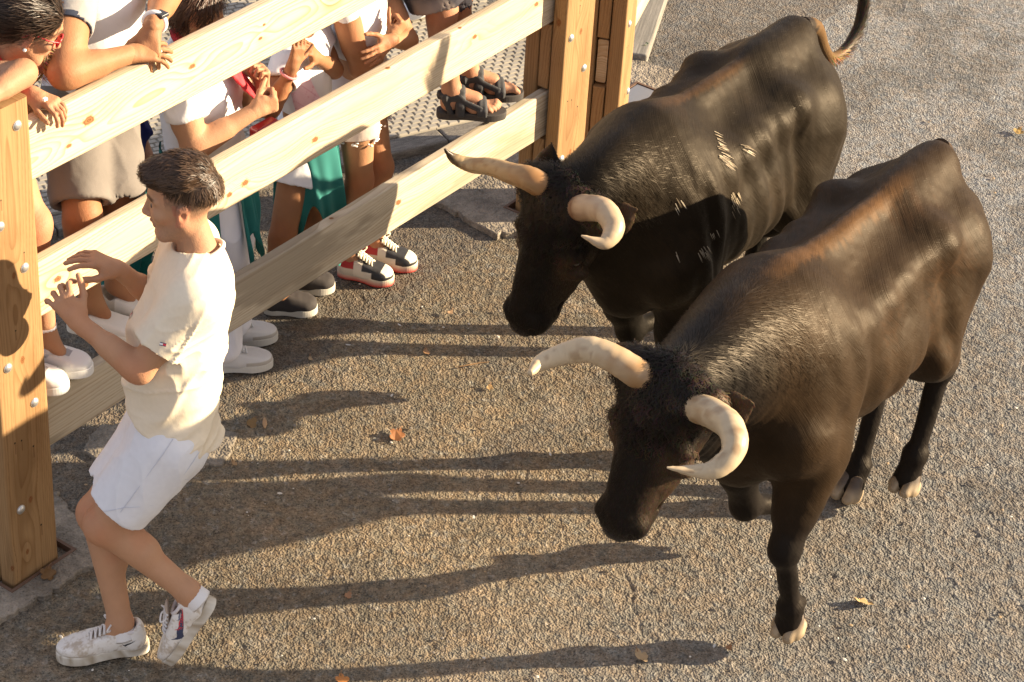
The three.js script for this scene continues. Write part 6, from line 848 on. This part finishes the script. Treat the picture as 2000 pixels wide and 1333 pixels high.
    part('heel_strap', p.toG(net([S([0.085, 0.075, 0.04], [0.03, 0.07, 0.036], 0.016, 0.4, z), S([0.03, 0.07, 0.036], [0.004, 0.07, 0], 0.016, 0.4, x), S([0.004, 0.07, 0], [0.03, 0.07, -0.036], 0.016, 0.4, x), S([0.03, 0.07, -0.036], [0.085, 0.075, -0.04], 0.016, 0.4, z), S([0.10, 0.06, 0.042], [0.165, 0.03, 0.047], 0.014, 0.4, z), S([0.10, 0.06, -0.042], [0.165, 0.03, -0.047], 0.014, 0.4, z), S([0.03, 0.065, 0.038], [0.05, 0.01, 0.038], 0.013, 0.4, z), S([0.03, 0.065, -0.038], [0.05, 0.01, -0.038], 0.013, 0.4, z)], 0.0045, {})), strapM, g); });
}
{ // someone further back on the pavement, of whom only the white sneakers show
  const G = 0.056, s = 0.98, J = { pelvis: [4.08, 0.95 + G, -1.58], waist: [4.08, 1.08 + G, -1.58], chest: [4.08, 1.26 + G, -1.58], neck: [4.08, 1.47 + G, -1.58], head: { c: [4.06, 1.63 + G, -1.58], f: [-0.95, 0, 0.3], u: YUP }, sho: [[4.10, 1.4 + G, -1.78], [4.06, 1.4 + G, -1.38]], elb: [[4.14, 1.12 + G, -1.84], [4.10, 1.12 + G, -1.32]], wri: [[4.05, 0.9 + G, -1.83], [4.02, 0.9 + G, -1.32]], hip: [[4.08, 0.92 + G, -1.67], [4.08, 0.92 + G, -1.49]], kne: [[4.07, 0.5 + G, -1.72], [4.05, 0.5 + G, -1.52]], ank: [[4.09, 0.1 + G, -1.76], [4.05, 0.1 + G, -1.555]], toe: [[3.93, 0.03 + G, -1.78], [3.90, 0.03 + G, -1.57]],
    hand: [{ d: [0, -1, 0], b: [0, 0, -1], t: [-1, 0, 0], curl: [0.5, 0.5, 0.5, 0.5] }, { d: [0, -1, 0], b: [0, 0, 1], t: [-1, 0, 0], curl: [0.5, 0.5, 0.5, 0.5] }] };
  const p = person('person on the pavement in black trousers and white sneakers, seen only at the feet', J, s, { skin: SK.mid, cell: 0.012 });
  const { P } = shirtPrims(J, s, { sleeve: 0.5 }); p.cloth('t_shirt', P, 0.011, whiteShirt, folds(0.005, 10, 65)); const { P: T } = trouserPrims(J, s, { loose: 0.012 }); p.cloth('trousers', T, 0.010, solid([0.02, 0.02, 0.024]), folds(0.004, 12, 67)); hairCap(p, J, s, [0.04, 0.025, 0.018], { n: 600 });
  makeShoe(p.g, KIND.white, 0.27, [4.115, G, -1.755], [3.85, G, -1.785], YUP); makeShoe(p.g, KIND.white, 0.27, [4.085, G, -1.545], [3.82, G, -1.575], YUP);
}
{ // child in navy and green behind the man
  const s = 0.72, J = { pelvis: [1.165, 0.60, -0.84], waist: [1.16, 0.70, -0.84], chest: [1.15, 0.82, -0.84], neck: [1.13, 0.97, -0.83], head: { c: [1.12, 1.09, -0.81], f: [0.3, -0.1, 0.9], u: YUP, s: 0.88 }, sho: [[1.02, 0.92, -0.80], [1.26, 0.92, -0.88]], elb: [[0.98, 0.74, -0.78], [1.30, 0.74, -0.85]], wri: [[1.04, 0.64, -0.68], [1.27, 0.62, -0.72]], hip: [[1.10, 0.58, -0.81], [1.23, 0.58, -0.87]], kne: [[1.10, 0.34, -0.78], [1.24, 0.34, -0.84]], ank: [[1.10, 0.08, -0.80], [1.25, 0.08, -0.86]], toe: [[1.16, 0.02, -0.70], [1.31, 0.02, -0.76]],
    hand: [{ d: [0.2, -0.6, 0.7], b: [-0.3, 0.6, 0.6], t: [0.9, 0, 0], curl: [0.6, 0.6, 0.6, 0.6] }, { d: [-0.1, -0.6, 0.7], b: [0.3, 0.6, 0.6], t: [-0.9, 0, 0], curl: [0.6, 0.6, 0.6, 0.6] }] };
  const p = person('person in navy jumper and green trousers half hidden behind grey shorts', J, s, { skin: SK.mid, cell: 0.011 });
  const { P, L } = shirtPrims(J, s, { sleeve: 0.9, loose: 0.03, hem: [1.165, 0.50, -0.84] }); p.cloth('jumper', P, 0.008, solid([0.012, 0.016, 0.075]), folds(0.010, 13, 75)); const { P: T } = trouserPrims(J, s, { loose: 0.032 }); p.cloth('trousers', T, 0.008, solid(teal, 0.1), folds(0.012, 11, 77)); hairCap(p, J, 0.88, [0.05, 0.03, 0.02], { n: 900 });
  makeShoe(p.g, KIND.black, 0.2, [1.075, 0.0, -0.86], [1.16, 0, -0.68], YUP); makeShoe(p.g, KIND.black, 0.2, [1.225, 0.0, -0.92], [1.31, 0, -0.74], YUP);
}

// ---------------------------------------------------------------- leaves and litter on the road
function leafGeo(size, seed, lobes = 5, curlA = 0.25) { // a lobed dry leaf, curled and a little thick
  const R = rng(seed), pts = [], n = lobes * 8; for (let i = 0; i < n; i++) { const a = i / n * Math.PI * 2, l = 0.62 + 0.38 * Math.pow(Math.abs(Math.cos(a * lobes / 2)), 0.7) + 0.07 * (R() - 0.5); pts.push(new THREE.Vector2(Math.cos(a) * l * size * 0.5, Math.sin(a) * l * size * 0.40)); }
  const g = new THREE.ExtrudeGeometry(new THREE.Shape(pts), { depth: 0.0008, bevelEnabled: false, curveSegments: 2 }).rotateX(-Math.PI / 2), p = g.attributes.position; for (let i = 0; i < p.count; i++) { const x = p.getX(i) / size, z = p.getZ(i) / size; p.setY(i, p.getY(i) + size * (curlA * (x * x * 1.2 + z * z * 1.6) + 0.05 * noise2(x * 6, z * 6, seed) + 0.05 * Math.abs(z))); } g.computeVertexNormals(); return g;
}
const leafM = (r, g, b) => std({ color: rgb(r, g, b), roughness: 0.6, side: THREE.DoubleSide });
const stemM = leafM(0.20, 0.10, 0.04);
function leaf(label, x, z, size, seed, col, rot = 0, tilt = 0.1, lobes = 5) { const t = thing('dry_leaf', label, 'leaf', [x, 0.004, z], rot, null); part('blade', leafGeo(size, seed, lobes), leafM(...col.map((e) => e * 0.62)), t, { rot: [tilt, 0, tilt * 0.6] }); part('stalk', sweep([[size * 0.3, 0.006, 0], [size * 0.5, 0.012, size * 0.04], [size * 0.68, 0.008, size * 0.12]], [0.0018, 0.0012], 6, 10), stemM, t); return t; }
leaf('orange brown maple leaf lying in shadow in the middle of the road', 1.277, 0.431, 0.075, 3, [0.36, 0.14, 0.04], 0.4, 0.2);
leaf('pale tan curled leaf on the bright road right of the front hoof', 1.570, 2.219, 0.068, 5, [0.62, 0.42, 0.18], 2.1, 0.35, 4);
leaf('pale tan leaf at the bottom edge of the road below the first bull', 0.857, 1.791, 0.062, 8, [0.55, 0.38, 0.20], 1.2, 0.25, 4);
leaf('orange leaf at the very bottom edge of the picture', 0.142, 1.121, 0.06, 13, [0.62, 0.24, 0.05], 0.9, 0.2);
leaf('small reddish leaf in the shadow strip right of the raised white shoe', 0.476, 0.868, 0.032, 15, [0.40, 0.20, 0.09], 0.3, 0.3, 3);
leaf('yellow brown leaf beside the cigar-shaped pod near the back of the runner', 0.990, -0.017, 0.05, 21, [0.30, 0.17, 0.05], 0.3, 0.5, 3);
leaf('dark amber leaf lying on the concrete footing by the near post', -0.097, 0.026 + 0.02, 0.07, 23, [0.22, 0.11, 0.03], 0.7, 0.15, 5).position.y = 0.016;
leaf('small tan scrap of leaf behind the runner at the shadow edge', 0.767, 0.097, 0.03, 27, [0.50, 0.30, 0.13], 1.3, 0.3, 3);
leaf('small brown leaf on the road ahead of the muzzle of the black bull', 2.044, 0.084, 0.03, 29, [0.48, 0.30, 0.16], 0.2, 0.1, 3);
leaf('yellow leaf far up the road at the right edge', 4.916, 1.122, 0.06, 31, [0.45, 0.28, 0.07], 0.2, 0.1, 4);
leaf('round yellow leaf on the road between the heads of the two bulls', 1.739, 0.508, 0.035, 33, [0.48, 0.30, 0.12], 0.6, 0.1, 3);
leaf('brown scrap of leaf at the tip of the lowest shadow', 1.080, 1.990, 0.028, 35, [0.40, 0.19, 0.08], 0.1, 0.2, 3);
leaf('rust coloured chip of leaf beside the upper shadow strips', 1.767, 0.180, 0.036, 37, [0.45, 0.24, 0.10], 0.9, 0.3, 3);
leaf('beige scrap of leaf on the sunlit strip by the grey sneakers', 1.443, -0.124, 0.026, 39, [0.45, 0.32, 0.18], 0.9, 0.3, 3);
{ const t = thing('seed_pod', 'tan cigar-shaped seed pod standing out near the back of the runner', 'seed pod', [1.016, 0.008, 0.023], 0.75); part('shell', paint(sweep([[-0.028, 0, 0], [-0.01, 0.002, 0], [0.012, 0.002, 0], [0.032, 0, 0]], [0.003, 0.009, 0.008, 0.003], 10, 20), [0.42, 0.25, 0.12]), std({ vertexColors: true, roughness: 0.6 }), t); }
{ const t = thing('twig', 'thin dry twig on the road left of the horn of the first bull', 'twig', [1.816, 0.007, 0.372], -0.62); part('stem', sweep([[-0.06, 0, 0], [-0.02, 0.003, 0.002], [0.02, 0.002, -0.002], [0.06, 0.004, 0.003]], [0.0028, 0.0025, 0.002], 6, 16), plain(0.26, 0.16, 0.08), t); }
{ // scraps of paper and husks
  const spots = [[1.915, -0.402, 'under the bottom board near the sneakers'], [1.608, -0.075, 'on the road below the red black sneakers'], [1.844, -0.013, 'in the shadow left of the black bull muzzle'], [1.551, 0.924, 'on the sunlit road left of the head of the first bull'], [1.055, 1.948, 'at the edge of the lowest shadow'], [1.459, 0.260, 'inside the rounded shadow mid road'], [1.080, 0.934, 'at the edge of the widest shadow strip'], [2.5, 1.75 + 0.9, 'on the open road at the right']], R = rng(8);
  for (const [x, z, w] of spots) { const g = new THREE.ExtrudeGeometry(new THREE.Shape([[-1, -0.25], [0.2, -0.38], [1, -0.1], [0.6, 0.32], [-0.5, 0.3]].map(([a, b]) => new THREE.Vector2(a * 0.011, b * 0.011))), { depth: 0.0012, bevelEnabled: false }).rotateX(-Math.PI / 2 + 0.2 * R()); const m = part('paper_scrap', g, leafM(0.5, 0.49, 0.46), scene, { pos: [x, 0.004, z], rot: [0, R() * 3, 0] }); tag(m, 'tiny white paper scrap ' + w, 'litter', null); }
  // husks, splinters and grit nobody could count
  const grit = [], RR = rng(17); for (let i = 0; i < 1500; i++) { const x = -0.4 + 5.6 * RR(), z = -0.6 + 3.4 * RR() ** 0.8, r = 0.0015 + 0.004 * RR() ** 3; const g = new THREE.IcosahedronGeometry(r, 0).scale(1 + RR(), 0.6, 1 + 0.5 * RR()).rotateY(RR() * 6).translate(x, 0.001 + r * 0.3, z), k = RR(); grit.push(paint(strip(g), k > 0.8 ? [0.60, 0.55, 0.47] : k > 0.6 ? [0.36, 0.25, 0.14] : [0.20, 0.17, 0.14])); }
  tag(part('grit', mergeGeometries(grit), std({ vertexColors: true, roughness: 0.85 })), 'loose grit, husks and splinters scattered over the road', null, null, 'stuff');
}
{ const t = thing('weed', 'small green weed growing at the kerb by the third post', 'plant', [4.40, 0.0, -0.60]); const R = rng(3), m = std({ color: rgb(0.09, 0.17, 0.035), roughness: 0.6, side: THREE.DoubleSide }); for (let i = 0; i < 9; i++) part('leaf', leafGeo(0.035 + 0.02 * R(), 50 + i, 2, 0.5), m, t, { pos: [0.03 * (R() - 0.5), 0.01 + 0.02 * R(), 0.03 * (R() - 0.5)], rot: [0.5 * (R() - 0.5), R() * 6, 0.6 * R()] }); part('stem', sweep([[0, -0.005, 0], [0.003, 0.02, 0.002]], [0.002, 0.0015], 5, 4), m, t); }

scene.traverse((o) => { if (o.isMesh) { o.castShadow = o.receiveShadow = true; } });
renderer.render(scene, camera);
